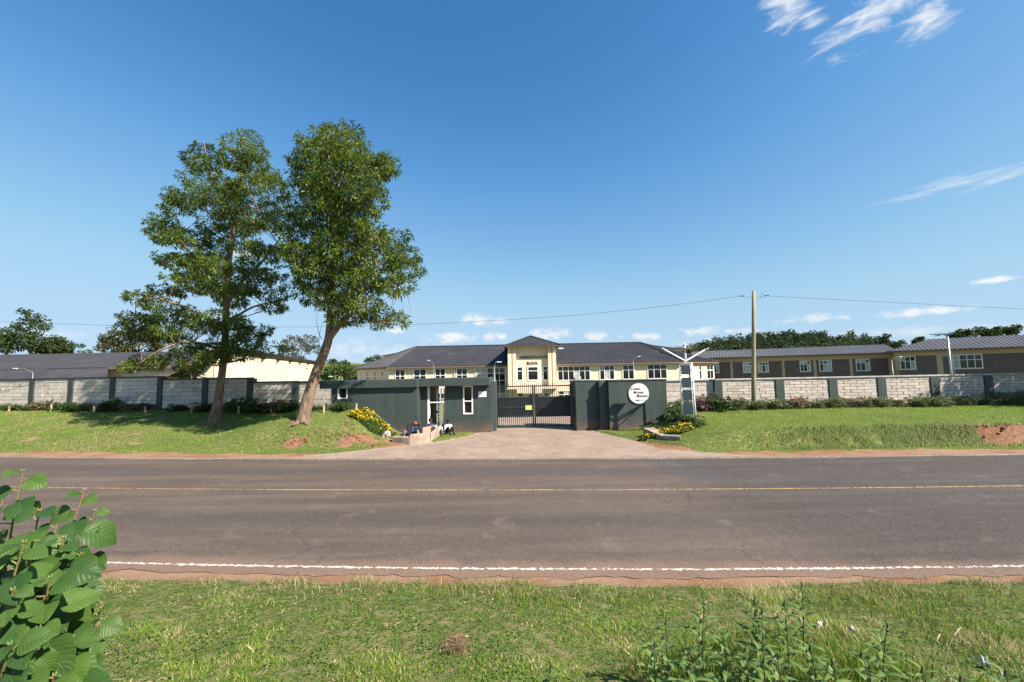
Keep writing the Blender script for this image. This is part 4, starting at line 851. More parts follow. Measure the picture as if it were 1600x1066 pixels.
lamp('street lamp with wide head beside the left gate post', 773, 26, 572, 776, 565.5, .02)
lamp('slim street lamp before the right windows of the administration block', 990.5, 45, 564, 996, 557)
lamp('curved street lamp behind the gatehouse roof at its left end', 535, 34, 590, 520, 588)
lamp('tall solar street lamp standing before the nearer classroom range', 1487, 32, 525, 1466, 524.5, .06, 'solar')
lamp('curved white lamp arm in front of the farther classroom range end', 1396, 44, 563, 1404, 557.5, .02)
def pole():
    Yp = 20.9; b = at(1177.5, 646, Yp); t = at(1177.6, 455, Yp); z0 = float(gz(b.x, Yp)); root = thing('utility_pole', (b.x, Yp, z0), 'weathered wooden utility pole on the right lawn', 'pole')
    q = MB(); q.tube([(b.x, Yp, z0-.2), b.lerp(t, .3), b.lerp(t, .65), t], [.105, .1, .09, .08], 12); q.build('shaft', MT['timber'], root, smooth=True)
    a = at(1162, 462.6, Yp); c = at(1195, 462.3, Yp)
    for s, e in ((t-Vector((0, 0, .25)), a), (t-Vector((0, 0, .3)), c)):
        m = s.lerp(e, .5)-Vector((0, 0, .1)); q = MB(); q.tube([s, m, e], .008, 5); q.build('lead', MT['wire'], root)
        dv = (e-s).normalized(); q = MB(); q.tube([e-dv*.02, e+dv*.2], .03, 8); q.build('insulator', MT['black'], root)
    q = MB(); q.tube([c+Vector((0, 0, .02)), c+Vector((-.12, 0, .15)), c+Vector((-.2, 0, .05)), c+Vector((-.25, 0, -.15))], .008, 5); q.build('jumper', MT['wire'], root)
    def wire(label, P):
        pts = [P[0]]
        for k in range(1, len(P)): pts += [P[k-1].lerp(P[k], j/4) for j in range(1, 5)]
        w = MB(); w.tube(pts, .009, 5); o = w.build('overhead_wire', MT['wire']); tag(o, label, 'wire')
    Y0 = Yp
    wire('thin overhead wire running left from the utility pole behind the tall trees', [at(x, y, Yp+(1177-x)*.004) for x, y in ((1160, 462.5), (1080, 473.5), (1000, 483), (900, 492.5), (800, 499.5), (700, 505), (600, 508.5), (480, 511), (350, 511.5), (200, 509.5), (0, 503), (-200, 494))])
    wire('thin overhead wire running right from the utility pole', [at(x, y, Yp) for x, y in ((1197, 462.4), (1300, 468), (1400, 473), (1500, 478), (1600, 483), (1800, 492))])
pole()
# ------------------------------------------------------------------ vegetation
def on_ground(px, py, y0=2.0, y1=60.0):
    d = ray(px, py); ys = np.linspace(y0, y1, 3000); P = np.array(CAM)[None]+np.array(d)[None]*(ys/d.y)[:, None]; k = np.argmax(P[:, 2] < gz(P[:, 0], P[:, 1])); return Vector(P[k])
def unit(v): return v/np.maximum(np.linalg.norm(v, axis=-1, keepdims=True), 1e-6)
def leaf_mesh(P, D, Nn, L, Wd, droop=.15, fold=.12):
    D = unit(D); S = unit(np.cross(D, Nn)); U = np.cross(S, D); n = len(P); L = L[:, None]; Wd = Wd[:, None]
    m = P + D*L*.45; V = np.stack([P, m+S*Wd*.5+U*Wd*fold, P+D*L-np.array([0, 0, 1.])*L*droop, m-S*Wd*.5+U*Wd*fold], 1).reshape(-1, 3); b = np.arange(n)*4
    return V, np.concatenate([np.stack([b, b+1, b+2], 1), np.stack([b, b+2, b+3], 1)])
def pip(px, py, poly):
    c = False; n = len(poly); j = n-1
    for i in range(n):
        xi, yi = poly[i]; xj, yj = poly[j]
        if (yi > py) != (yj > py) and px < (xj-xi)*(py-yi)/(yj-yi)+xi: c = not c
        j = i
    return c
def in_ball(n): v = unit(rng.normal(size=(n, 3))); return v*(rng.random((n, 1))**(1/3))
def rosettes(centers, radii, per, nl, L, Wd, c1, c2, droop=.2, rs=.16):
    """centers/radii of clumps -> tufts of leaves; returns arrays"""
    Ps, Ds, Ls, Ws, Cs = [], [], [], [], []
    for c, r in zip(centers, radii):
        q = in_ball(per); q = unit(q)*np.linalg.norm(q, axis=1, keepdims=True)**.6; t = c+q*r; tone = rng.uniform(0, 1)
        base = np.repeat(t, nl, 0); out = np.repeat(unit(q+np.array([0, 0, .25])), nl, 0)
        D = unit(out*.75+rng.normal(size=(per*nl, 3))*.75); Ps.append(base+D*rng.uniform(.0, rs, (per*nl, 1))); Ds.append(D)
        Ls.append(rng.uniform(.7, 1.25, per*nl)*L); Ws.append(rng.uniform(.8, 1.2, per*nl)*Wd)
        tt = np.clip(tone*.45+rng.random(per*nl)*.35+np.repeat(rng.random(per), nl)*.3, 0, 1); Cs.append(lerp3(c1, c2, tt)*rng.uniform(.85, 1.15, (per*nl, 1)))
    P, D, L_, W_, C_ = map(np.concatenate, (Ps, Ds, Ls, Ws, Cs)); N_ = unit(rng.normal(size=P.shape)*.5+np.array([0, 0, 1.]))
    V, F_ = leaf_mesh(P, D, N_, L_, W_, droop); return V, F_, np.repeat(C_, 4, 0)
def bez(a, b, c, n=6): return [(a*(1-t)**2+b*(2*t*(1-t))+c*t*t) for t in np.linspace(0, 1, n)]
def hero_tree(label, base_px, trunk, limbs, poly, Y0, thick, nclump, c1, c2, flat, gaps=(), bare=()):
    g = on_ground(*base_px, 15, 30); root = thing('tall_tree', g, label, 'tree', 'tall trees on the left lawn'); Y0 = g.y
    def tp(t): v = at(t[0], t[1], Y0+t[2]); return v
    T = [tp(t) for t in trunk]; T[0].z = g.z-.1; R_ = [t[3] for t in trunk]
    sk = [(np.array(p), r) for p, r in zip(T, R_)]
    def dens(pts, rr):
        out = []
        for i in range(len(pts)-1):
            for k in range(6): t = k/6; out.append((np.array(pts[i].lerp(pts[i+1], t)), rr[i]*(1-t)+rr[i+1]*t))
        return out
    b = MB(); fl = [T[0]+Vector((0, 0, .0))]; tr = MB(); tr.tube(dens_pts(T), dens_r(R_, len(T)), 14)
    for k in range(6):
        a = k*1.05+.3; rr_ = R_[0]; e = T[0]+Vector((math.cos(a), math.sin(a), 0))*rr_*1.9; e.z = g.z-.1; tr.tube([T[0].lerp(T[1], .10)+Vector((math.cos(a), math.sin(a), 0))*rr_*.35, T[0]+Vector((math.cos(a), math.sin(a), .2))*rr_*.9, e], [rr_*.35, rr_*.36, rr_*.12], 7)
    tr.build('trunk', MT['bark'], root, smooth=True); skel = dens(T, R_)
    for lb in limbs:
        Lp = [tp(t) for t in lb]; Lr = [t[3] for t in lb]; q = MB(); q.tube(dens_pts(Lp), dens_r(Lr, len(Lp)), 10); q.build('limb', MT['bark'], root, smooth=True); skel += dens(Lp, Lr)
    SP = np.array([s[0] for s in skel]); SR = np.array([s[1] for s in skel])
    xs_ = [p[0] for p in poly]; ys_ = [p[1] for p in poly]; cx = (min(xs_)+max(xs_))/2; cy = (min(ys_)+max(ys_))/2; hw = (max(xs_)-min(xs_))/2; hh = (max(ys_)-min(ys_))/2
    cs = []; tries = 0
    while len(cs) < nclump and tries < 60000:
        tries += 1; x, y = random.uniform(min(xs_), max(xs_)), random.uniform(min(ys_), max(ys_))
        if not pip(x, y, poly) or any((x-a)**2+(y-b_)**2 < r*r for a, b_, r in gaps): continue
        k = max(.15, 1-((x-cx)/hw)**2*.8-((y-cy)/hh)**2*.6); dy = random.uniform(-1, 1)*thick*math.sqrt(k)
        p = np.array(at(x, y, Y0+dy))
        if any(np.linalg.norm((p-c)*np.array([1, .8, 1.75])) < 1.06 for c in cs): continue
        cs.append(p)
    br = MB(); rad_ = []
    for c in cs:
        w = SP - c; dh = np.hypot(w[:, 0], w[:, 1]); cost = np.linalg.norm(w, axis=1)+np.maximum(0, (SP[:, 2]-(c[2]-.12*dh)))*1.0; i = int(np.argmin(cost)); s = SP[i]
        m = (s+c)/2 + np.array([random.uniform(-.25, .25), random.uniform(-.25, .25), -.12*dh[i]+random.uniform(-.1, .25)]); r_ = min(SR[i]*.5, .018+.014*np.linalg.norm(c-s)); ps = bez(s, m, c, 6)
        br.tube(ps, list(np.linspace(r_, .009, 6)), 5, False)
        for k in range(3): e = c+in_ball(1)[0]*np.array([.7, .7, .35]); br.tube([ps[3+(k % 2)], (np.array(ps[4])+e)/2+np.array([0, 0, .05]), e], [.012, .009, .004], 4, False)
        s_ = random.uniform(.75, 1.25); rad_.append(np.array([.74*s_, .74*s_, flat*.92*s_]))
    for (a, b_, c_) in bare:
        p = [at(a[0], a[1], Y0), at(b_[0], b_[1], Y0), at(c_[0], c_[1], Y0)]; br.tube(bez(*[np.array(v) for v in p], 7), list(np.linspace(.016, .004, 7)), 4, False)
    br.build('branches', MT['bark'], root, smooth=True)
    V, F_, C_ = rosettes(cs, rad_, 33, 17, .17, .055, c1, c2, .25)
    crown = add('crown', npmesh('crown', V, F_, MT['leaf'], col=C_), root)
    return root
def dens_pts(T):
    # Catmull-Rom through the points
    out = []; n = len(T)
    for i in range(n-1):
        p0, p1, p2, p3 = T[max(i-1, 0)], T[i], T[i+1], T[min(i+2, n-1)]
        for k in range(5): t = k/5; out.append(.5*((2*p1)+(p2-p0)*t+(2*p0-5*p1+4*p2-p3)*t*t+(3*p1-p0-3*p2+p3)*t**3))
    out.append(T[-1]); return out
def dens_r(R_, n): return list(np.interp(np.linspace(0, n-1, (n-1)*5+1), range(n), R_))
T1 = [(319,208),(333,226),(345,214),(362,203),(395,200),(408,210),(420,216),(434,250),(450,300),(470,350),(466,400),(450,440),(425,446),(446,475),(415,485),(438,520),(425,548),(400,545),(380,562),(350,566),(318,566),(300,588),(262,583),(200,578),(240,553),(262,536),(215,522),(196,507),(236,497),(187,500),(222,478),(184,456),(225,452),(262,440),(205,410),(228,405),(252,418),(255,392),(212,338),(232,345),(258,352),(242,314),(272,318),(276,290),(294,258)]
T1 = [(x, y+(560-y)*.045) for x, y in T1]
hero_tree('spreading tall tree with an upright trunk, the left of the pair', (334, 661),
    [(334,661,0,.30),(341,625,0,.20),(346,590,0,.175),(350,555,0,.16),(353,500,.1,.15),(354,450,.2,.15),(360,390,.2,.13),(368,330,.1,.10),(376,270,0,.07),(384,220,0,.03)],
    [[(352,520,.1,.09),(310,490,-.6,.07),(260,470,-1.3,.05),(205,458,-1.6,.02)], [(354,470,.2,.09),(320,420,.9,.07),(270,370,1.6,.05),(225,342,1.8,.02)], [(350,548,0,.08),(300,535,-1.2,.06),(255,545,-2.0,.045),(215,570,-2.3,.02)], [(354,460,.2,.08),(400,420,-.8,.06),(440,370,-1.4,.03)], [(366,345,.1,.08),(335,290,.8,.06),(318,222,1.0,.02)], [(353,505,.1,.08),(395,480,1.2,.05),(435,470,2,.02)]],
    T1, 21.5, 2.7, 124, (.016,.040,.008), (.15,.21,.03), .27, gaps=((383,396,15),(405,470,14),(300,455,9),(240,430,14),(290,520,9),(335,440,7)))
T2 = [(535+(x-535)*.93, 350+(y-350)*.965+(500-y)*.045) for x, y in [(453,207),(462,196),(478,212),(490,196),(515,184),(545,186),(552,206),(572,228),(590,242),(612,240),(606,262),(584,274),(594,298),(570,318),(576,342),(600,350),(622,356),(645,383),(652,422),(632,446),(604,458),(596,482),(622,500),(608,512),(580,500),(562,512),(544,508),(528,492),(512,470),(480,474),(462,455),(466,420),(460,380),(472,330),(462,280),(468,240)]]
hero_tree('leaning tall tree with a forked trunk, the right of the pair', (472, 658),
    [(472,658,0,.29),(482,620,0,.22),(495,580,0,.195),(507,550,0,.18),(514,526,0,.165),(516,495,.1,.14),(517,460,.1,.14),(522,400,.2,.12),(520,330,.2,.09),(514,270,.1,.06),(512,215,0,.025)],
    [[(512,532,0,.14),(530,508,-.2,.13),(546,490,-.3,.12),(551,465,-.3,.1),(562,440,-.4,.08),(600,420,-.6,.05),(640,408,-.7,.02)], [(548,480,-.3,.07),(575,500,-.8,.045),(612,505,-1.0,.02)], [(521,390,.2,.08),(550,330,-.6,.06),(580,270,-.9,.04),(606,250,-1,.02)], [(520,350,.2,.07),(490,290,.9,.05),(465,215,1.1,.02)], [(518,440,.1,.07),(485,420,1.0,.05),(468,400,1.5,.03)], [(552,460,-.3,.07),(560,400,.9,.05),(590,365,1.4,.03)], [(520,320,.2,.06),(540,250,.5,.04),(535,200,.6,.02)]],
    T2, 21.7, 2.2, 94, (.016,.040,.008), (.16,.22,.03), .32, gaps=((470,300,10),(540,290,9),(500,360,9),(610,400,10),(545,420,8),(480,440,9),(575,330,10),(585,480,12),(495,500,12),(595,310,8)),
    bare=(((612,438),(640,450),(642,490)), ((618,440),(632,470),(630,492)), ((625,440),(648,445),(655,432)), ((622,445),(622,470),(612,480)), ((503,530),(492,515),(496,480)), ((500,545),(495,530),(505,500))))
def far_tree(name, label, base_px, Y, ell, n, L, c1, c2, trunks=((0, 0),), group=None, flat=.7, tr=.25, mname='farleaf'):
    b = at(base_px, 590, Y); z = float(gz(b.x, Y)); root = thing(name, (b.x, Y, z), label, 'tree', group); cs, rs = [], []; s = Y/FPX
    for (x, y, rx, ry) in ell:
        k = max(2, int(n*rx*ry/sum(e[2]*e[3] for e in ell)/26))
        for q in in_ball(k):
            q = q/np.linalg.norm(q)*np.linalg.norm(q)**.5; c = np.array(at(x+q[0]*rx*.85, y-q[2]*ry*.85, Y))+np.array([0, q[1]*rx*s, 0]); cs.append(c); rr_ = random.uniform(.22, .36)*min(rx, ry*1.5)*s; rs.append(np.array([rr_, rr_, rr_*flat]))
    V, F_, C_ = rosettes(cs, rs, 9, 3, L, L*.5, c1, c2, .2, L*.3); add('crown', npmesh('crown', V, F_, MT[mname], col=C_), root)
    q = MB(); z0 = Vector((b.x, Y, z-.3)); tops = [at(e[0], e[1], Y) for e in ell]
    fk = at(base_px, max(e[1]+e[3]*.7 for e in ell), Y); fk.z = max(fk.z, z+1); q.tube([z0, z0.lerp(fk, .6)+Vector((.1, 0, 0)), fk], [tr, tr*.8, tr*.65], 8)
    q.build('trunk', MT['far_bark'], root)
    q = MB()
    for t in tops: q.tube(bez(np.array(fk), np.array(fk.lerp(t, .4)+Vector((0, 0, .6))), np.array(t), 5), list(np.linspace(tr*.5, tr*.12, 5)), 5, False)
    q.build('branches', MT['far_bark'], root); return root
GD, GL = (.022,.042,.014), (.075,.105,.035)
for lb, bx, ell in (('tall dark eucalyptus with a tufted top at the far left', 47, ((46,496,14,12),(38,515,20,14),(62,508,14,12),(30,535,26,14),(60,535,24,15))), ('broad dark tree at the left edge behind the wide roof', 12, ((8,535,20,18),(-20,530,30,22))), ('rounded dark tree right of the eucalyptus behind the wide roof', 85, ((86,540,20,13),(72,545,14,10),(100,546,10,7)))):
    far_tree('eucalyptus', lb, bx, 105, ell, 2600, .75, GD, GL, group='trees beyond the wide roof')
far_tree('small_tree', 'small pale tuft of tree on the skyline left of the tall trees', 125, 130, ((124,542,8,5),(115,550,8,4),(136,551,9,4)), 500, .6, (.05,.09,.04), (.1,.15,.06))
far_tree('broad_tree', 'broad olive green tree behind the wide roof, left of the tall trees', 215, 82, ((170,532,14,10),(195,526,22,13),(225,522,22,13),(250,530,22,14),(185,545,28,8),(225,545,30,9)), 5200, .55, (.035,.05,.018), (.115,.115,.04))
far_tree('flat_topped_tree', 'grey-green flat topped acacia beyond the cream hall', 468, 100, ((455,532,16,7),(478,530,18,7),(466,543,26,8),(490,545,14,8),(462,558,18,7),(448,545,12,6)), 3000, .45, (.06,.062,.035), (.145,.135,.075), flat=.5)
for lb, bx, ell in (('dark green bush on the slope beside the leaning trunk', 522, ((520,580,12,8),(512,588,9,6))), ('rounded green bush in front of the bright hillside field', 546, ((545,578,17,10),(535,588,14,7),(560,586,10,7)))):
    far_tree('bush', lb, bx, 112, ell, 1600, .6, (.03,.06,.015), (.1,.15,.035), flat=.9, group='bushes below the hillside field')
for lb, bx, ell in (('dark round tree on the hillside skyline beside the roof end', 583, ((585,560,12,6),(574,564,8,4))), ('low tree on the hillside skyline above the field', 521, ((521,566,9,4),(536,567,10,3)))):
    far_tree('skyline_tree', lb, bx, 260, ell, 700, 1.1, GD, GL, group='trees on the hillside skyline')
for lb, bx, Y_, ell in (('lone tall tree standing above the classroom roofs', 1383, 190, ((1384,526,6,4),(1382,533,7,4))), ('low tree right of the lone tall tree', 1403, 190, ((1400,537,9,4),(1412,535,6,3))),
        ('bushy tree just right of the solar lamp', 1500, 120, ((1493,524,10,4),(1503,521,8,5))), ('dense tree behind the nearer classroom roof', 1525, 120, ((1520,521,10,6),(1531,517,10,6),(1538,521,8,6))),
        ('pointed tree behind the nearer classroom roof', 1557, 120, ((1549,521,10,6),(1558,516,6,5))), ('rightmost tree above the nearer classroom roof', 1580, 120, ((1573,518,10,6),(1584,515,8,6))), ('small tree left of the solar lamp behind the roof', 1437, 150, ((1437,530,5,3),(1430,534,5,2)))):
    far_tree('skyline_tree', lb, bx, Y_, ell, 900, .7, GD, (.07,.095,.03), group='trees above the classroom roofs')
def forest():
    prof = ([1040, 1060, 1100, 1150, 1200, 1250, 1290, 1330, 1360, 1400, 1440], [549, 538, 529, 521, 517, 515, 517, 519, 523, 533, 547]); V_, F_l, C_l, nb = [], [], [], 0; tk = MB()
    for i in range(430):
        x = random.uniform(1040, 1420); row = random.random(); Y_ = 262-row*75; top = np.interp(x, *prof)+row*26+random.gauss(0, 1.8)+(2.5 if random.random() < .4 else 0)
        t = np.array(at(x, top, Y_)); h = random.uniform(9, 14); w = random.uniform(2.8, 4.2); n = 260
        u = rng.random(n)**.75; a = rng.uniform(0, 2*np.pi, n); r = w*(.16+.95*u**.8)*np.sqrt(rng.random(n)); P = t[None]+np.column_stack([r*np.cos(a), r*np.sin(a), -u*h]); D_ = np.column_stack([np.cos(a), np.sin(a), rng.normal(.1, .5, n)]); tone = random.random()
        v, f = leaf_mesh(P, D_, unit(rng.normal(size=(n, 3))*.5+np.array([0, 0, 1])), rng.uniform(1.0, 2.0, n), rng.uniform(.6, 1.1, n)); V_.append(v); F_l.append(f+nb); nb += len(v); c = lerp3((.016,.036,.016), (.075,.105,.042), np.clip(rng.random(n)*.6+tone*.4, 0, 1)); C_l.append(np.repeat(c, 4, 0))
    o = add('forest', npmesh('forest', np.concatenate(V_), np.concatenate(F_l), MT['farleaf'], col=np.concatenate(C_l))); tag(o, 'dark green wood covering the ridge behind the classroom range', 'forest', None, 'stuff')
forest()
far_tree('bush', 'pale bush at the foot of the wooded ridge beside the signpost', 1090, 150, ((1090,546,18,6),(1080,549,12,4)), 900, .7, (.05,.06,.03), (.13,.13,.06))
far_tree('shade_tree', 'leafy tree standing just outside the right edge shading the wall end', 1800, 18.7, ((1775,460,60,45),(1840,440,60,50),(1870,490,50,50)), 9000, .2, (.02,.046,.01), (.08,.12,.022), mname='leaf')
# border shrubs
def shrub_mesh(name, r, h, n, L, Wd, c1, c2, seed, flowers=None):
    k = 14; a = rng.uniform(0, 2*np.pi, k); rr_ = r*np.sqrt(rng.random(k)); cs = [np.array([rr_[i]*math.cos(a[i]), rr_[i]*math.sin(a[i])*.7, h*random.uniform(.25, .85)]) for i in range(k)]; rs = [np.array([r*.4, r*.35, h*.28])]*k
    V, F_, C_ = rosettes(cs, rs, max(2, n//k//6), 6, L, Wd, c1, c2, .3, .05)
    return npmesh(name, V, F_, MT['leaf'], col=C_)
def flower_mesh(name, pts, size, c1, c2, petals=6):
    V, F_, C_ = [], [], []
    for p in pts:
        nrm = unit(np.array([random.gauss(0, .4), random.gauss(-.35, .4), 1.0])); e1 = unit(np.cross(nrm, [1., .2, 0])); e2 = np.cross(nrm, e1); s = size*random.uniform(.7, 1.25); b = len(V); V.append(p-nrm*s*.2); cc = np.array(c1)+(np.array(c2)-np.array(c1))*random.random(); C_.append(cc*.6)
        for k in range(petals*2):
            t = math.pi*k/petals; q = s if k % 2 == 0 else s*.55; V.append(p+(e1*math.cos(t)+e2*math.sin(t))*q+nrm*(s*.12 if k % 2 == 0 else 0)); C_.append(cc)
        for k in range(petals*2): F_.append((b, b+1+k, b+1+(k+1) % (petals*2)))
    return npmesh(name, np.array(V), np.array(F_), MT['petal'], col=np.array(C_))
SH = [shrub_mesh('foliage', .42, .62, 620, .2, .045, (.05,.08,.025), (.20,.22,.10), i) for i in range(3)]+[shrub_mesh('foliage', .42, .62, 560, .2, .045, (.085,.07,.035), (.22,.19,.11), 8)]
SHP = shrub_mesh('foliage', .5, .8, 900, .16, .06, (.07,.03,.04), (.2,.12,.13), 9); SHD = [shrub_mesh('foliage', .55, .7, 1000, .16, .06, (.025,.055,.015), (.08,.13,.03), i) for i in range(2)]
def shrub(name, label, pos, me, sc, group, fl=None, rz=None):
    root = thing(name, pos, label, 'plant', group, random.uniform(0, 6) if rz is None else rz); o = add('foliage', me, root, False); o.scale = sc
    q = MB()
    for k in range(4): a = k*1.6; q.tube([(0, 0, -.05), (math.cos(a)*.12*sc[0], math.sin(a)*.12*sc[0], .45*sc[2])], [.015, .008], 5)
    add('stem', q.mesh('stem', MT['dark_stem']), root, False)
    if fl:
        pts = [np.array([random.uniform(-.3, .3)*sc[0], random.uniform(-.3, .1)*sc[0], (.4+random.random()*.3)*sc[2]]) for _ in range(fl[0])]; add('blossom', flower_mesh('blossom', pts, fl[1], fl[2], fl[3]), root, False)
    return root
k = 0
xs_b = [8.6+i*.72 for i in range(28)]
for i, x in enumerate(xs_b):
    y = 20.95+random.uniform(-.25, .25); z = float(gz(x, y)); nm = ORD[i]; fl = None; me = random.choice(SH+SH[:3]); s = random.uniform(.8, 1.2); ex = ''
    if i in (8, 13): fl = (7, .07, (.65,.06,.03), (.7,.15,.05)); ex = ' with red flowers'; s = 1.25
    if i == 1: me = SHP; ex = ' with mauve leaves'; s = 1.15
    if i in (2, 25, 26): me = SHD[i % 2]; s = 1.35; ex = ' with darker leaves'
    shrub('border_plant', f'{nm} leafy border plant{ex} from the signpost along the pinkish wall', (x, y, z), me, (s*1.15, s*.9, s*random.uniform(.55, .85)), 'border plants along the pinkish wall', fl)
lp = [(10, 637), (32, 637), (55, 637), (72, 637), (95, 637), (120, 637), (140, 637), (165, 636), (178, 633), (215, 640), (280, 641), (320, 641), (365, 640), (385, 637), (405, 640), (438, 640), (456, 636), (500, 636), (520, 635), (538, 637)]
for i, (px_, py_) in enumerate(lp):
    g = line_hit(px_, LA, LB); y = g.y-.45 if px_ < 515 else 18.5; x = g.x*y/g.y; s = random.uniform(.8, 1.1)*(1.2 if 350 < px_ < 470 else (.62 if px_ > 490 else 1)); me = SHD[i % 2] if i % 3 else SH[i % 4]
    shrub('hedge_shrub', f'{ORD[i]} green shrub from the left end along the grey wall', (x, y, float(gz(x, y))), me, (s*1.5, s, s*random.uniform(.65, .95)), 'shrubs along the grey wall')
for i, (px_, py_) in enumerate(((18, 641), (83, 641), (150, 642), (230, 643), (302, 643), (375, 642), (506, 639), (556, 638))):
    hh_ = line_hit(px_, LA, LB); g = Vector((hh_.x*(hh_.y-1.0)/hh_.y, hh_.y-1.0, 0)) if px_ < 500 else Vector((at(px_, py_, 18.1).x, 18.1, 0)); g.z = float(gz(g.x, g.y)); q = MB(); h = random.uniform(.34, .45); q.tube([(0, 0, -.1), (random.uniform(-.03, .03), 0, h)], [.07, .06], 8); o = q.build('wooden_stake', MT['stake'], None, .01); o.location = g; tag(o, f'{ORD[i]} short wooden stake from the left edge of the lawn', 'stake', 'short stakes on the lawn')
    if px_ > 500: o.scale = (.8, .8, .9)
# flower beds
def bed(label, poly, zg, n, nf, size):
    P = []; 
    while len(P) < n:
        x, y = random.uniform(min(p[0] for p in poly), max(p[0] for p in poly)), random.uniform(min(p[1] for p in poly), max(p[1] for p in poly))
        if pip(x, y, poly): P.append((x, y))
    P = np.array(P); z = gz(P[:, 0], P[:, 1]); C0 = np.column_stack([P, z+rng.uniform(.02, .16, n)]); D_ = unit(rng.normal(size=(n, 3))+np.array([0, -.2, .6])); V, F_ = leaf_mesh(C0, D_, unit(rng.normal(size=(n, 3))*.5+np.array([0, 0, 1])), rng.uniform(.06, .13, n), rng.uniform(.03, .06, n)); c = lerp3((.03,.07,.012), (.10,.16,.03), rng.random(n))
    o = add('flower_bed', npmesh('flower_bed', V, F_, MT['leaf'], col=np.repeat(c, 4, 0))); tag(o, label, 'flower bed', None, 'stuff')
    idx = [i for i in range(n) if vnoise(P[i, 0], P[i, 1], .35, 71)+.25*random.random() > .58][:nf]; pts = [C0[i]+np.array([0, -.02, .05]) for i in idx]; add('blossoms', flower_mesh('blossoms', pts, size, (.75,.42,.01), (.82,.60,.03)), o); o2 = o.children[0]; o2['kind'] = 'stuff'
bed('slanting bed of bright yellow flowers on the mound beside the gatehouse', [(-7.0, 17.6), (-6.6, 18.3), (-5.7, 18.4), (-4.95, 17.7), (-5.2, 17.1), (-5.9, 17.0)], 0, 4200, 420, .045)
bed('bed of golden yellow flowers behind the right kerb block', [(4.95, 16.15), (5.5, 17.05), (6.9, 17.0), (7.7, 16.6), (6.6, 16.0), (5.65, 16.0)], 0, 4200, 420, .045)
shrub('dark_shrub', 'dark spreading shrub at the end of the sign wall', (7.3, 18.5, float(gz(7.3, 18.5))), SHD[0], (1.6, .7, 1.1), None)
shrub('dark_shrub', 'small green shrub right behind the golden flower bed', (7.35, 17.4, float(gz(7.35, 17.4))), SHD[1], (.9, .7, .5), None)
# ------------------------------------------------------------------ foreground bush with large leaves
def big_leaf_material():
    m = bpy.data.materials.new('big_leaf'); m.use_nodes = True; t = m.node_tree; N = NT(t); b = t.nodes['Principled BSDF']; out = t.nodes['Material Output']
    s = N.n('ShaderNodeSeparateXYZ'); N.put(s.inputs[0], N.n('ShaderNodeUVMap').outputs[0]); au = N.m('ABSOLUTE', s.outputs[0]); v = s.outputs[1]
    ph = N.m('FRACT', N.m('MULTIPLY', N.m('SUBTRACT', v, N.m('MULTIPLY', au, .28)), 8.0)); side = N.m('ABSOLUTE', N.m('SUBTRACT', ph, .5))
    vein = N.m('MAXIMUM', N.ss(side, .07, .0), N.ss(au, .055, .015)); quilt = N.m('MULTIPLY', side, 2)
    pos = N.n('ShaderNodeNewGeometry').outputs['Position']; rn = N.n('ShaderNodeObjectInfo').outputs['Random']
    c = N.mix(rn, (.024,.072,.014), (.085,.155,.024)); c = N.mix(N.m('MULTIPLY', N.noise(pos, 60, 4), .5), c, (.045,.09,.022)); c = N.mix(N.m('MULTIPLY', vein, .18), c, (.15,.22,.08))
    N.put(b.inputs['Base Color'], c); b.inputs['Roughness'].default_value = .5; b.inputs['Specular IOR Level'].default_value = .35
    bp = N.n('ShaderNodeBump'); bp.inputs['Strength'].default_value = .7; bp.inputs['Distance'].default_value = .0014; N.put(bp.inputs['Height'], N.m('SUBTRACT', N.m('ADD', N.m('MULTIPLY', quilt, .6), N.m('MULTIPLY', N.noise(pos, 220, 2), .25)), vein)); N.put(b.inputs['Normal'], bp.outputs[0])
    tr = N.n('ShaderNodeBsdfTranslucent'); N.put(tr.inputs[0], N.mix(.5, c, (.16,.26,.03))); mx = N.n('ShaderNodeMixShader'); mx.inputs[0].default_value = .28; t.links.new(b.outputs[0], mx.inputs[1]); t.links.new(tr.outputs[0], mx.inputs[2]); t.links.new(mx.outputs[0], out.inputs[0])
    return m
BLM = big_leaf_material()
def big_leaf(seed, wide=.8, pointed=.3, curl=.2, nu=8, nv=11):
    r = random.Random(seed); V, U = [], []; w1 = r.uniform(.85, 1.1)
    for j in range(nv+1):
        v = j/nv; w = wide*.5*w1*(math.sin(math.pi*min(1, v*1.02)**(.72))**.62)*(1-pointed*v*v) if 0 < v < 1 else .0
        for i in range(nu+1):
            u = -1+2*i/nu; x = u*w*(1+.03*math.sin(13*v+3*u+seed)); z = .10*abs(u)*w*2 - curl*(v-.3)**2 - .10*u*u*w + .012*math.sin(9*v+seed)*abs(u) + .015*math.sin(5*u+7*v+seed)
            V.append((x, v, z)); U.append((u, v))
    J = np.arange((nv+1)*(nu+1)).reshape(nv+1, nu+1); F_ = np.stack([J[:-1, :-1], J[:-1, 1:], J[1:, 1:], J[1:, :-1]], -1).reshape(-1, 4)
    return npmesh('leaf', V, F_, BLM, smooth=True, uv=np.array(U))
BL = [big_leaf(i, .95, .25+.1*(i % 3), .12+.12*(i % 4)) for i in range(6)]
def place_leaf(me, P, D, Nn, s, parent, name='leaf'):
    D = Vector(D).normalized(); X_ = D.cross(Vector(Nn)).normalized(); Z_ = X_.cross(D); o = bpy.data.objects.new(name, me); COL.objects.link(o); o.parent = parent
    m = Matrix((X_*s, D*s, Z_*s)).transposed().to_4x4(); m.translation = Vector(P); o.matrix_basis = wm(parent).inverted() @ m; return o
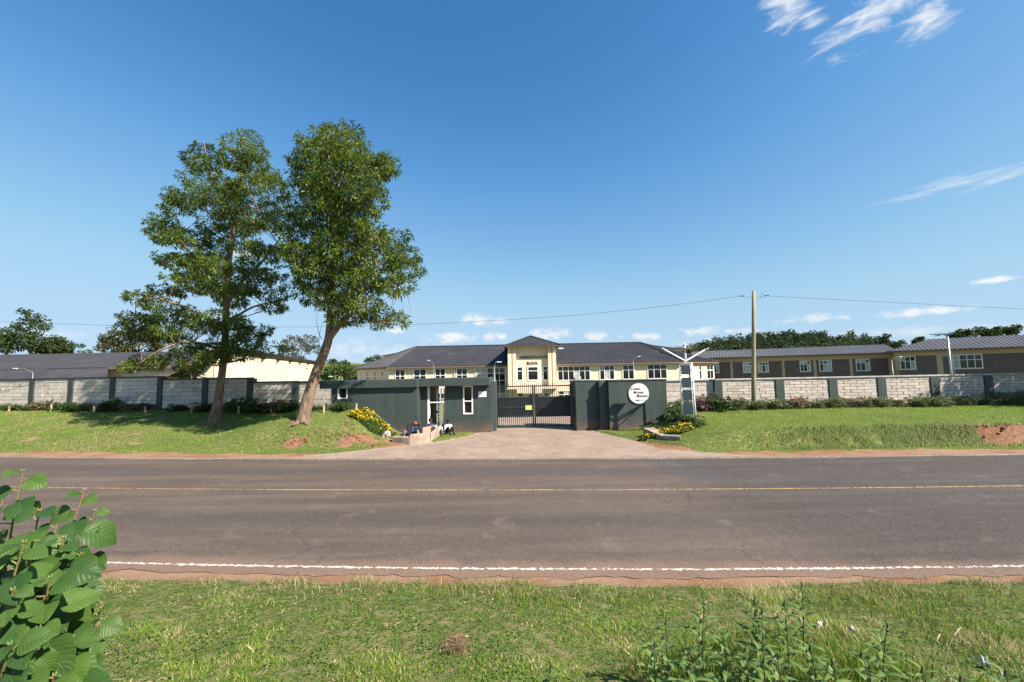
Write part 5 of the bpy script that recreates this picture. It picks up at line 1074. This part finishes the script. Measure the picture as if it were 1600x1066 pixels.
def big_bush():
    bx, by = -1.75, 1.45; root = thing('leafy_bush', (bx, by, float(gz(bx, by))), 'large-leaved green bush in the bottom left corner', 'bush'); r = random.Random(5)
    tips = [(36,738,1.38),(132,768,1.36),(148,800,1.42),(62,800,1.25),(8,770,1.5),(100,842,1.26),(38,850,1.12),(128,868,1.35),(78,905,1.15),(20,925,1.08),(120,935,1.3),(158,952,1.42),(60,985,1.1),(112,1000,1.22),(15,1010,1.05),(138,1020,1.4),(75,900,1.5),(20,960,1.5),(60,1040,1.45),(85,1058,1.15),(35,1075,1.05),(125,1082,1.25),(-30,800,1.4),(-40,880,1.3),(-30,960,1.15),(5,860,1.3),(70,1110,1.1),(-10,1080,1.0),(100,960,1.45),(48,935,1.35),(95,800,1.5),(30,985,1.4)]
    st = MB(); bd = []
    for (px_, py_, Y_) in tips:
        tip = at(px_, py_, Y_); base = Vector((tip.x*.55+bx*.45+r.uniform(-.1, .05), tip.y*.4+by*.6+r.uniform(-.1, .1), 0)); base.z = float(gz(base.x, base.y))-.03; mid = base.lerp(tip, .55)+Vector((-.12, 0, .12)); pts = [Vector(p) for p in bez(np.array(base), np.array(mid), np.array(tip), 12)]
        st.tube(pts, list(np.linspace(.008, .0022, 12)), 6, False); n = 21; a0 = r.uniform(0, 6)
        for k in range(n):
            t = .995-.020*k-.0011*k*k; f = t*11; i = min(10, int(f)); P = pts[i].lerp(pts[i+1], f-i); a = a0+k*2.4; out = Vector((math.cos(a), math.sin(a), 0)); size = (.045+.014*k if k < 6 else .128)*r.uniform(.75, 1.15)
            if Y_ > 1.39: size *= .74
            el = r.uniform(-.15, .45)-.09*k; D = Vector((out.x+.15, out.y*.55-.25, el)); D.normalize(); pe = P+D*size*.28+Vector((0, 0, .01)); st.tube([P, pe], [.0025, .0018], 4, False)
            Nn = Vector((r.uniform(-.3, .6), r.uniform(-1.25, -.35), .9)); place_leaf(r.choice(BL), pe, D+Vector((0, -.1, -.32)), Nn, size, root)
        bd.append(tip)
    st.build('stem', MT['stem'], root, smooth=True)
    bm_ = mat('bud', (.25,.2,.07), (.14,.2,.05), 60, .7)
    for t in bd:
        q = MB()
        for k in range(4): a = k*1.6; d = Vector((math.cos(a)*.5, math.sin(a)*.5, 1)).normalized(); q.tube([t, t+d*.006, t+d*.013], [.001, .002, .0004], 5)
        q.build('bud', bm_, root, smooth=True)
big_bush()
# ------------------------------------------------------------------ tall weeds at the bottom right
WLM = leafmat('weed_leaf', .3, .45, .35)
def lance(seed, droop):
    V, C_ = [], []; nv, r = 9, random.Random(seed)
    for j in range(nv+1):
        v = j/nv; w = .115*math.sin(math.pi*v**.8)**.85+.002
        for i, u in enumerate((-1, 0, 1)): V.append((u*w, v*(1-.22*droop*v), .05*abs(u)*2*w*4-droop*.62*v*v+.02*math.sin(6*v+seed))); C_.append((.085, .155, .026) if u else (.17, .23, .07))
    J = np.arange((nv+1)*3).reshape(nv+1, 3); F_ = np.stack([J[:-1, :-1], J[:-1, 1:], J[1:, 1:], J[1:, :-1]], -1).reshape(-1, 4); k = random.Random(seed).uniform(.65, 1.2)
    return npmesh('leaf', V, F_, WLM, col=np.array(C_)*k, smooth=True)
LN = [lance(i, .35+.2*(i % 4)) for i in range(7)]
def weed(label, px_, py_, Y_, n, s=1.0):
    tip = at(px_, py_, Y_); x0 = tip.x+random.uniform(-.06, .06); y0 = Y_+random.uniform(-.08, .05); z0 = float(gz(x0, y0)); root = thing('tall_weed', (x0, y0, z0), label, 'plant', 'tall leafy weeds at the bottom right'); base = Vector((x0, y0, z0-.03)); m = base.lerp(tip, .5)+Vector((random.uniform(-.04, .04), 0, .02)); pts = [Vector(p) for p in bez(np.array(base), np.array(m), np.array(tip), 9)]
    q = MB(); q.tube(pts, list(np.linspace(.006, .002, 9)), 6, False); a0 = random.uniform(0, 6)
    for k in range(n):
        t = .12+.86*(k/(n-1))**.85; f = t*8; i = min(7, int(f)); P = pts[i].lerp(pts[i+1], f-i); a = a0+k*2.4; up = .25+.7*t; L = s*random.uniform(.10, .165)*(1-.45*max(0, t-.6)/.4); place_leaf(random.choice(LN), P, (math.cos(a), math.sin(a), up), (-math.cos(a)*up, -math.sin(a)*up, 1), L, root)
    q.build('stem', MT['dark_stem'], root, smooth=True)
    h = MB(); h.tube([tip-Vector((0, 0, .035)), tip-Vector((.003, 0, .02)), tip+Vector((.004, 0, 0)), tip+Vector((0, 0, .022))], [.002, .0065, .0055, .001], 7)
    h.build('flower_head', MT['dark_stem'], root)
wd = [(1252, 912, 3.05, 20), (1178, 938, 2.95, 20), (1100, 945, 2.75, 18), (1190, 955, 2.7, 16), (1225, 940, 2.85, 18), (1386, 978, 2.55, 22), (1040, 970, 2.6, 14), (1022, 1005, 2.45, 14), (1130, 1000, 2.4, 16), (1165, 1010, 2.35, 16), (1300, 1035, 2.35, 14), (1075, 1020, 2.35, 14), (1345, 1020, 2.4, 16), (1440, 1045, 2.35, 12), (1215, 1025, 2.3, 16), (1265, 1010, 2.4, 16), (1500, 1058, 2.35, 12), (860, 1040, 2.35, 7), (1570, 1050, 2.4, 12)]
wl_ = ['tallest dark-stemmed weed, its tip reaching up to the road edge', 'tall weed with grey-green leaves left of the tallest one', 'upright weed with dark flower head left of the weed patch', 'weed with broad pale leaves in the middle of the patch', 'slim weed just left of the tallest one', 'broad drooping-leaved weed right of the patch', 'short dark weed at the left end of the patch', 'leftmost low weed of the patch', 'leafy weed low in the left half of the patch', 'bright leafy weed low in the middle of the patch', 'low weed between the tallest and the drooping weed', 'dense low weed near the left end of the patch', 'weed leaning beside the broad drooping one', 'low weed left of the litter at the bottom edge', 'narrow-leaved weed at the bottom edge below the tallest', 'mid-height weed below the tallest weed', 'small weed at the bottom edge by the white litter', 'single small weed left of the patch at the bottom edge', 'low weed in the bottom right corner']
for (x, y, Y_, n), lb in zip(wd, wl_): weed(lb, x, y, Y_, int(n*1.8))
def tufts():
    P = []
    for (x, y, Y_, n, s) in ((1230, 1010, 2.6, 1300, .24), (1120, 1030, 2.5, 1200, .22), (1330, 1040, 2.5, 800, .18), (1050, 1050, 2.4, 700, .17), (1180, 1055, 2.4, 1000, .25), (1280, 1058, 2.4, 800, .22), (1400, 1060, 2.4, 220, .2), (1500, 985, 3.0, 300, .3), (1420, 955, 3.4, 260, .3), (1300, 950, 3.4, 260, .3), (1560, 1000, 2.9, 260, .3), (1520, 940, 3.9, 260, .4), (1330, 930, 4.2, 260, .3), (980, 935, 4.2, 220, .35), (700, 925, 4.6, 260, .4), (820, 940, 4.2, 200, .3)):
        g = on_ground(x, y, 1.8, 6); P.append(np.column_stack([rng.normal(g.x, s, n), rng.normal(g.y, s*.6, n)]))
    P = np.concatenate(P); P = P[P[:, 1] < near_y(P[:, 0])-.35]; n = len(P); P = np.column_stack([P, gz(P[:, 0], P[:, 1])-.01]); near = P[:, 1] < 3.0
    c = lerp3((.05,.11,.014), (.19,.27,.035), rng.random(n)); dr = rng.random(n) < .12; c[dr] = (.32, .25, .12)
    V, F_, cc = blades(P, np.where(near, rng.uniform(.10, .32, n), rng.uniform(.06, .15, n)), rng.uniform(.004, .009, n), rng.uniform(.1, 1.0, n), c, True); o = add('grass_tufts', npmesh('grass_tufts', V, F_, MT['blade'], col=cc)); tag(o, 'taller green grass tufts among the bottom right weeds', 'grass', None, 'stuff')
tufts()
for lb, (x0, y0), (x1, y1) in (('arching grass stalk with a pale seed head at the bottom right', (1474, 1062), (1502, 980)), ('straight grass stalk with a pale seed head at the bottom right', (1461, 1064), (1470, 990)), ('bent dry grass stalk near the right edge', (1560, 1050), (1510, 1002))):
    a, b = on_ground(x0, y0, 1.8, 6), at(x1, y1, on_ground(x0, y0, 1.8, 6).y+.1); root = thing('seed_stalk', a, lb, 'grass stalk', 'seed stalks at the bottom right'); m = a.lerp(b, .6)+Vector((-.05, 0, .06)); pts = bez(np.array(a), np.array(m), np.array(b), 10); q = MB(); q.tube(pts, .0016, 5, False); q.build('stalk', MT['stake'], root); q = MB(); q.tube(pts[6:], [.002, .0055, .005, .001], 6); q.build('seed_head', mat('seed'+x0.__str__(), (.42,.36,.22), (.3,.25,.14), 90, .9), root, smooth=True)
# dry bundle, twigs, litter
def dry_bundle():
    g = on_ground(712, 1018, 1.8, 6); n = 420; t = at(708, 975, g.y+.25); c0 = np.array(g); V, C_, F_ = [], [], []
    P = np.column_stack([rng.normal(g.x, .035, n), g.y+rng.uniform(-.06, .28, n), np.zeros(n)]); P[:, 0] += rng.normal(0, .02, n); P[:, 2] = gz(P[:, 0], P[:, 1])+rng.uniform(.0, .07, n); a = rng.normal(math.pi/2, .75, n); L = rng.uniform(.06, .18, n); D_ = np.column_stack([np.cos(a), np.sin(a), rng.normal(.05, .35, n)]); v, f = leaf_mesh(P-D_*L[:, None]/2, D_, unit(rng.normal(size=(n, 3))), L, rng.uniform(.002, .005, n), 0)
    c = lerp3((.16,.09,.05), (.42,.29,.18), rng.random(n)); o = add('dry_grass_bundle', npmesh('dry_grass_bundle', v, f, MT['blade'], col=np.repeat(c, 4, 0))); tag(o, 'bundle of dry brown grass lying on the verge', 'dry grass')
dry_bundle()
def dry_litter():
    n = 2600; y = rng.uniform(2.2, 5.3, n); x = rng.uniform(-1, 1, n)*(y*1.3); P = np.column_stack([x, y, gz(x, y)+rng.uniform(.015, .05, n)]); k = (vnoise(x, y, .45, 81) > .45); P = P[k]; n = len(P); a = rng.uniform(0, 6.28, n); L = .015+.08*rng.random(n)**2; D_ = np.column_stack([np.cos(a), np.sin(a), rng.normal(0, .25, n)])
    v, f = leaf_mesh(P, D_, unit(rng.normal(size=(n, 3))*.4+np.array([0, 0, 1])), L, rng.uniform(.004, .018, n), .0, .3); c = lerp3((.13,.075,.045), (.5,.38,.24), rng.random(n)); o = add('dry_leaf_litter', npmesh('dry_leaf_litter', v, f, MT['blade'], col=np.repeat(c, 4, 0))); tag(o, 'scattered dry leaves and stalks on the verge grass', 'litter', None, 'stuff')
dry_litter()
def scrap(label, px_, py_, w, l, m, seed):
    g = on_ground(px_, py_, 1.8, 6); r = random.Random(seed); V = []; n = 7
    for j in range(n):
        for i in range(n): V.append(((i/(n-1)-.5)*w*(1+.2*r.random()), (j/(n-1)-.5)*l, .03+.02*math.sin(i*1.3+seed)+.015*math.cos(j*1.7)+r.uniform(0, .006)))
    J = np.arange(n*n).reshape(n, n); o = add('paper_scrap', npmesh('paper_scrap', V, np.stack([J[:-1, :-1], J[:-1, 1:], J[1:, 1:], J[1:, :-1]], -1).reshape(-1, 4), m, smooth=True)); s_ = o.modifiers.new('s', 'SOLIDIFY'); s_.thickness = .002; o.location = g; o.rotation_euler[2] = seed; tag(o, label, 'litter', 'scraps on the verge')
scrap('crumpled white scrap near the bottom right corner', 1540, 1043, .09, .04, MT['scrap'], 1); scrap('narrow white scrap standing in the grass below the tallest weed', 1281, 982, .02, .06, MT['scrap'], 2); scrap('small pale strip on the grass right of the weed patch', 1334, 990, .07, .018, MT['coping'], 3)
g = on_ground(639, 943, 1.8, 6); q = MB(); q.tube([(0, 0, .02), (0, 0, .045), (0, 0, .05)], [.014, .014, .011], 12); o = q.build('bottle_cap', mat('cap_green', (.01,.13,.075), rough=.5)); o.location = g; tag(o, 'green bottle cap lying in the verge grass', 'bottle cap')
# red soil clods on the cut bank
def clods():
    V, F_ = [], []; m = MB()
    for (cx, cy, sx, sy, n) in ((-6.6, 16.4, .75, .28, 100), (-8.6, 16.15, .4, .16, 40), (-5.2, 16.9, .4, .4, 25), (16.6, 14.5, .9, .2, 70), (-5.0, 15.9, .8, .15, 20)):
        for _ in range(n):
            x, y = random.gauss(cx, sx), random.gauss(cy, sy)
            if drive_mask(np.array(x), np.array(y), .2): continue
            r = .015+.06*random.random()**3; c = (x, y, float(gz(x, y))+r*.2); b = len(m.v); m.ball(c, (r*random.uniform(.8, 1.5), r*random.uniform(.7, 1.2), r*random.uniform(.55, .9)), 7, 5)
            for q in range(b, len(m.v)): v = m.v[q]; m.v[q] = tuple(c[k]+(v[k]-c[k])*random.uniform(.7, 1.25) for k in range(3))
    o = m.build('soil_clods', MT['red_soil']); tag(o, 'loose red soil clods on the cut banks', 'soil', None, 'stuff')
clods()
# ------------------------------------------------------------------ people sitting by the gatehouse
SKIN = mat('skin', (.10,.055,.035), (.085,.045,.03), 20, .5)
def person(label, px_, Y_, s, face, shirt, trousers, hair, lean=0.0, hat=None, turn=0.0, zb=None, arms=0):
    b = at(px_, 670, Y_); z0 = float(gz(b.x, Y_)) if zb is None else zb; root = thing('person', (b.x, Y_, z0), label, 'person', 'people sitting by the gatehouse')
    q = []   # capsules: a, b, ra, rb, material (0 skin, 1 shirt, 2 trousers, 3 shoes)
    def cap(a, c, ra, rb, m): q.append((np.array(a, float), np.array(c, float), ra, rb, m))
    pel = (0, .02, .11); ch = (0, .04+lean, .42); nk = (0, .03+lean, .56); hd = (turn*.03, lean, .71)
    cap(pel, (0, .03+lean*.5, .27), .135, .12, 2 if False else 1); cap((0, .03+lean*.5, .27), ch, .12, .135, 1); cap((-.10, .04+lean, .47), (.10, .04+lean, .47), .085, .085, 1); cap(ch, nk, .09, .055, 1); cap(nk, hd, .05, .055, 0)
    cap((hd[0], hd[1], .69), (hd[0], hd[1]+.012, .75), .085, .098, 0); cap((hd[0], hd[1]-.02, .655), (hd[0], hd[1]-.035, .665), .055, .05, 0); cap((hd[0], hd[1]-.088, .70), (hd[0], hd[1]-.108, .685), .014, .017, 0)
    for sd in (-1, 1):
        cap((hd[0]+sd*.092, hd[1]+.01, .715), (hd[0]+sd*.10, hd[1]+.015, .70), .018, .016, 0)
        hp = (sd*.085, 0, .11); kn = (sd*.14, -.34, .40); an = (sd*.11, -.50, .07); cap(hp, kn, .095, .068, 2); cap(kn, an, .064, .042, 2); cap(an, (sd*.125, -.66, .035), .042, .034, 3)
        sh = (sd*.175, .04+lean, .48); elb = (sd*.24, -.10+lean*.5, .30); wr = (sd*.13, -.32, .42) if arms == 0 else (sd*.06, -.26, .30); cap(sh, elb, .062, .05, 1); cap(elb, wr, .046, .032, 1 if arms == 0 else 0)
        w = np.array(wr); fd = np.array([-sd*.25, -.85, -.25 if arms == 0 else .1]); fd /= np.linalg.norm(fd); pm = w+fd*.055; cap(w, pm, .03, .032, 0)
        for k, ln in enumerate((.055, .065, .06, .048)): o_ = pm+np.array([sd*(.024-.016*k), 0, .0]); k1 = o_+fd*ln*.6; cap(o_, k1, .0105, .010, 0); cap(k1, k1+(fd+np.array([0, 0, -.9]))*ln*.4, .010, .008, 0)
        th = w+fd*.02+np.array([-sd*.03, 0, .01]); cap(th, th+np.array([-sd*.03, -.03, .005]), .012, .010, 0)
    mb = MB()
    for a, c, ra, rb, m in q:
        d = c-a; L = np.linalg.norm(d); d = d/max(L, 1e-5); pts = []; rr_ = []
        for t in (-.95, -.7, -.35, 0): pts.append(a+d*ra*t); rr_.append(ra*math.sqrt(max(0.02, 1-t*t)))
        for t in (0, .35, .7, .95): pts.append(c+d*rb*t); rr_.append(rb*math.sqrt(max(0.02, 1-t*t)))
        mb.tube(pts, rr_, 10)
    me = mb.mesh('tmp', SKIN); o = bpy.data.objects.new('tmp', me); COL.objects.link(o); r_ = o.modifiers.new('r', 'REMESH'); r_.mode = 'VOXEL'; r_.voxel_size = .0095; sm_ = o.modifiers.new('s', 'SMOOTH'); sm_.iterations = 3; sm_.factor = .5
    bpy.context.view_layer.update(); me2 = bpy.data.meshes.new_from_object(o.evaluated_get(bpy.context.evaluated_depsgraph_get())); bpy.data.objects.remove(o); me2.name = 'body'; me2.materials.clear()
    for c in (SKIN, mat('cloth', shirt, tuple(x*.8 for x in shirt), 14, .9), mat('cloth', trousers, tuple(x*.8 for x in trousers), 14, .9), MT['black']): me2.materials.append(c)
    n = len(me2.polygons); ce = np.zeros(n*3, np.float32); me2.polygons.foreach_get('center', ce); ce = ce.reshape(-1, 3); best = np.full(n, 1e9); mi = np.zeros(n, np.int32)
    for a, c, ra, rb, m in q:
        d = c-a; t = np.clip(((ce-a)@d)/max(d@d, 1e-9), 0, 1); ds = np.linalg.norm(ce-(a+t[:, None]*d), axis=1)-(ra+(rb-ra)*t); k = ds < best; best[k] = ds[k]; mi[k] = m
    me2.polygons.foreach_set('material_index', mi); me2.polygons.foreach_set('use_smooth', [True]*n); bd = add('body', me2, root, False); bd.scale = (s, s, s)
    h = MB(); h.ball((hd[0], hd[1]+.018, .755), (.106, .112, .098), 14, 9)
    if hat: h.tube([(hd[0], hd[1]+.02, .725), (hd[0], hd[1]+.02, .75)], [.114, .114], 14)
    ho = h.build('hat' if hat else 'hair', mat('hatm', hat, rough=.9) if hat else mat('hairm', hair, rough=.9), None, smooth=True); ho.parent = root; ho.scale = (s, s, s)
    e = MB()
    for sd in (-1, 1): e.ball((hd[0]+sd*.034, hd[1]-.080, .717), .012, 8, 6)
    eo = e.build('eyes', MT['black'], None); eo.parent = root; eo.scale = (s, s, s)
    root.rotation_euler[2] = face
    return root
HB = (.012, .01, .009)
person('child in navy top and pale skirt hunched left of the group by the kerb', 640, 18.3, .62, -.9, (.03,.035,.09), (.25,.17,.2), HB, -.12)
person('child in blue-grey top sitting second from the left by the gatehouse', 645.5, 18.45, .66, -.5, (.10,.13,.2), (.02,.025,.05), HB, -.08)
person('child with a rust orange head covering in the middle of the left group', 649, 18.6, .72, .2, (.02,.05,.11), (.02,.03,.06), HB, -.05, hat=(.42,.09,.03))
person('child in dark navy jacket and cream trousers at the right of the left group', 654, 18.3, .66, .5, (.012,.018,.05), (.5,.42,.3), HB, -.08)
person('tallest seated person in navy jacket in front of the open doorway', 673, 18.9, .86, .1, (.045,.05,.12), (.05,.045,.08), HB, -.03)
person('child in light top wearing a dark teal cap behind the kerb', 685.5, 18.5, .68, .3, (.45,.48,.6), (.10,.06,.09), HB, -.06, hat=(.01,.05,.075))
person('child in white shirt and black trousers sitting against the green wall', 700, 18.9, .78, .6, (.75,.72,.74), (.012,.012,.014), HB, -.05, arms=1)
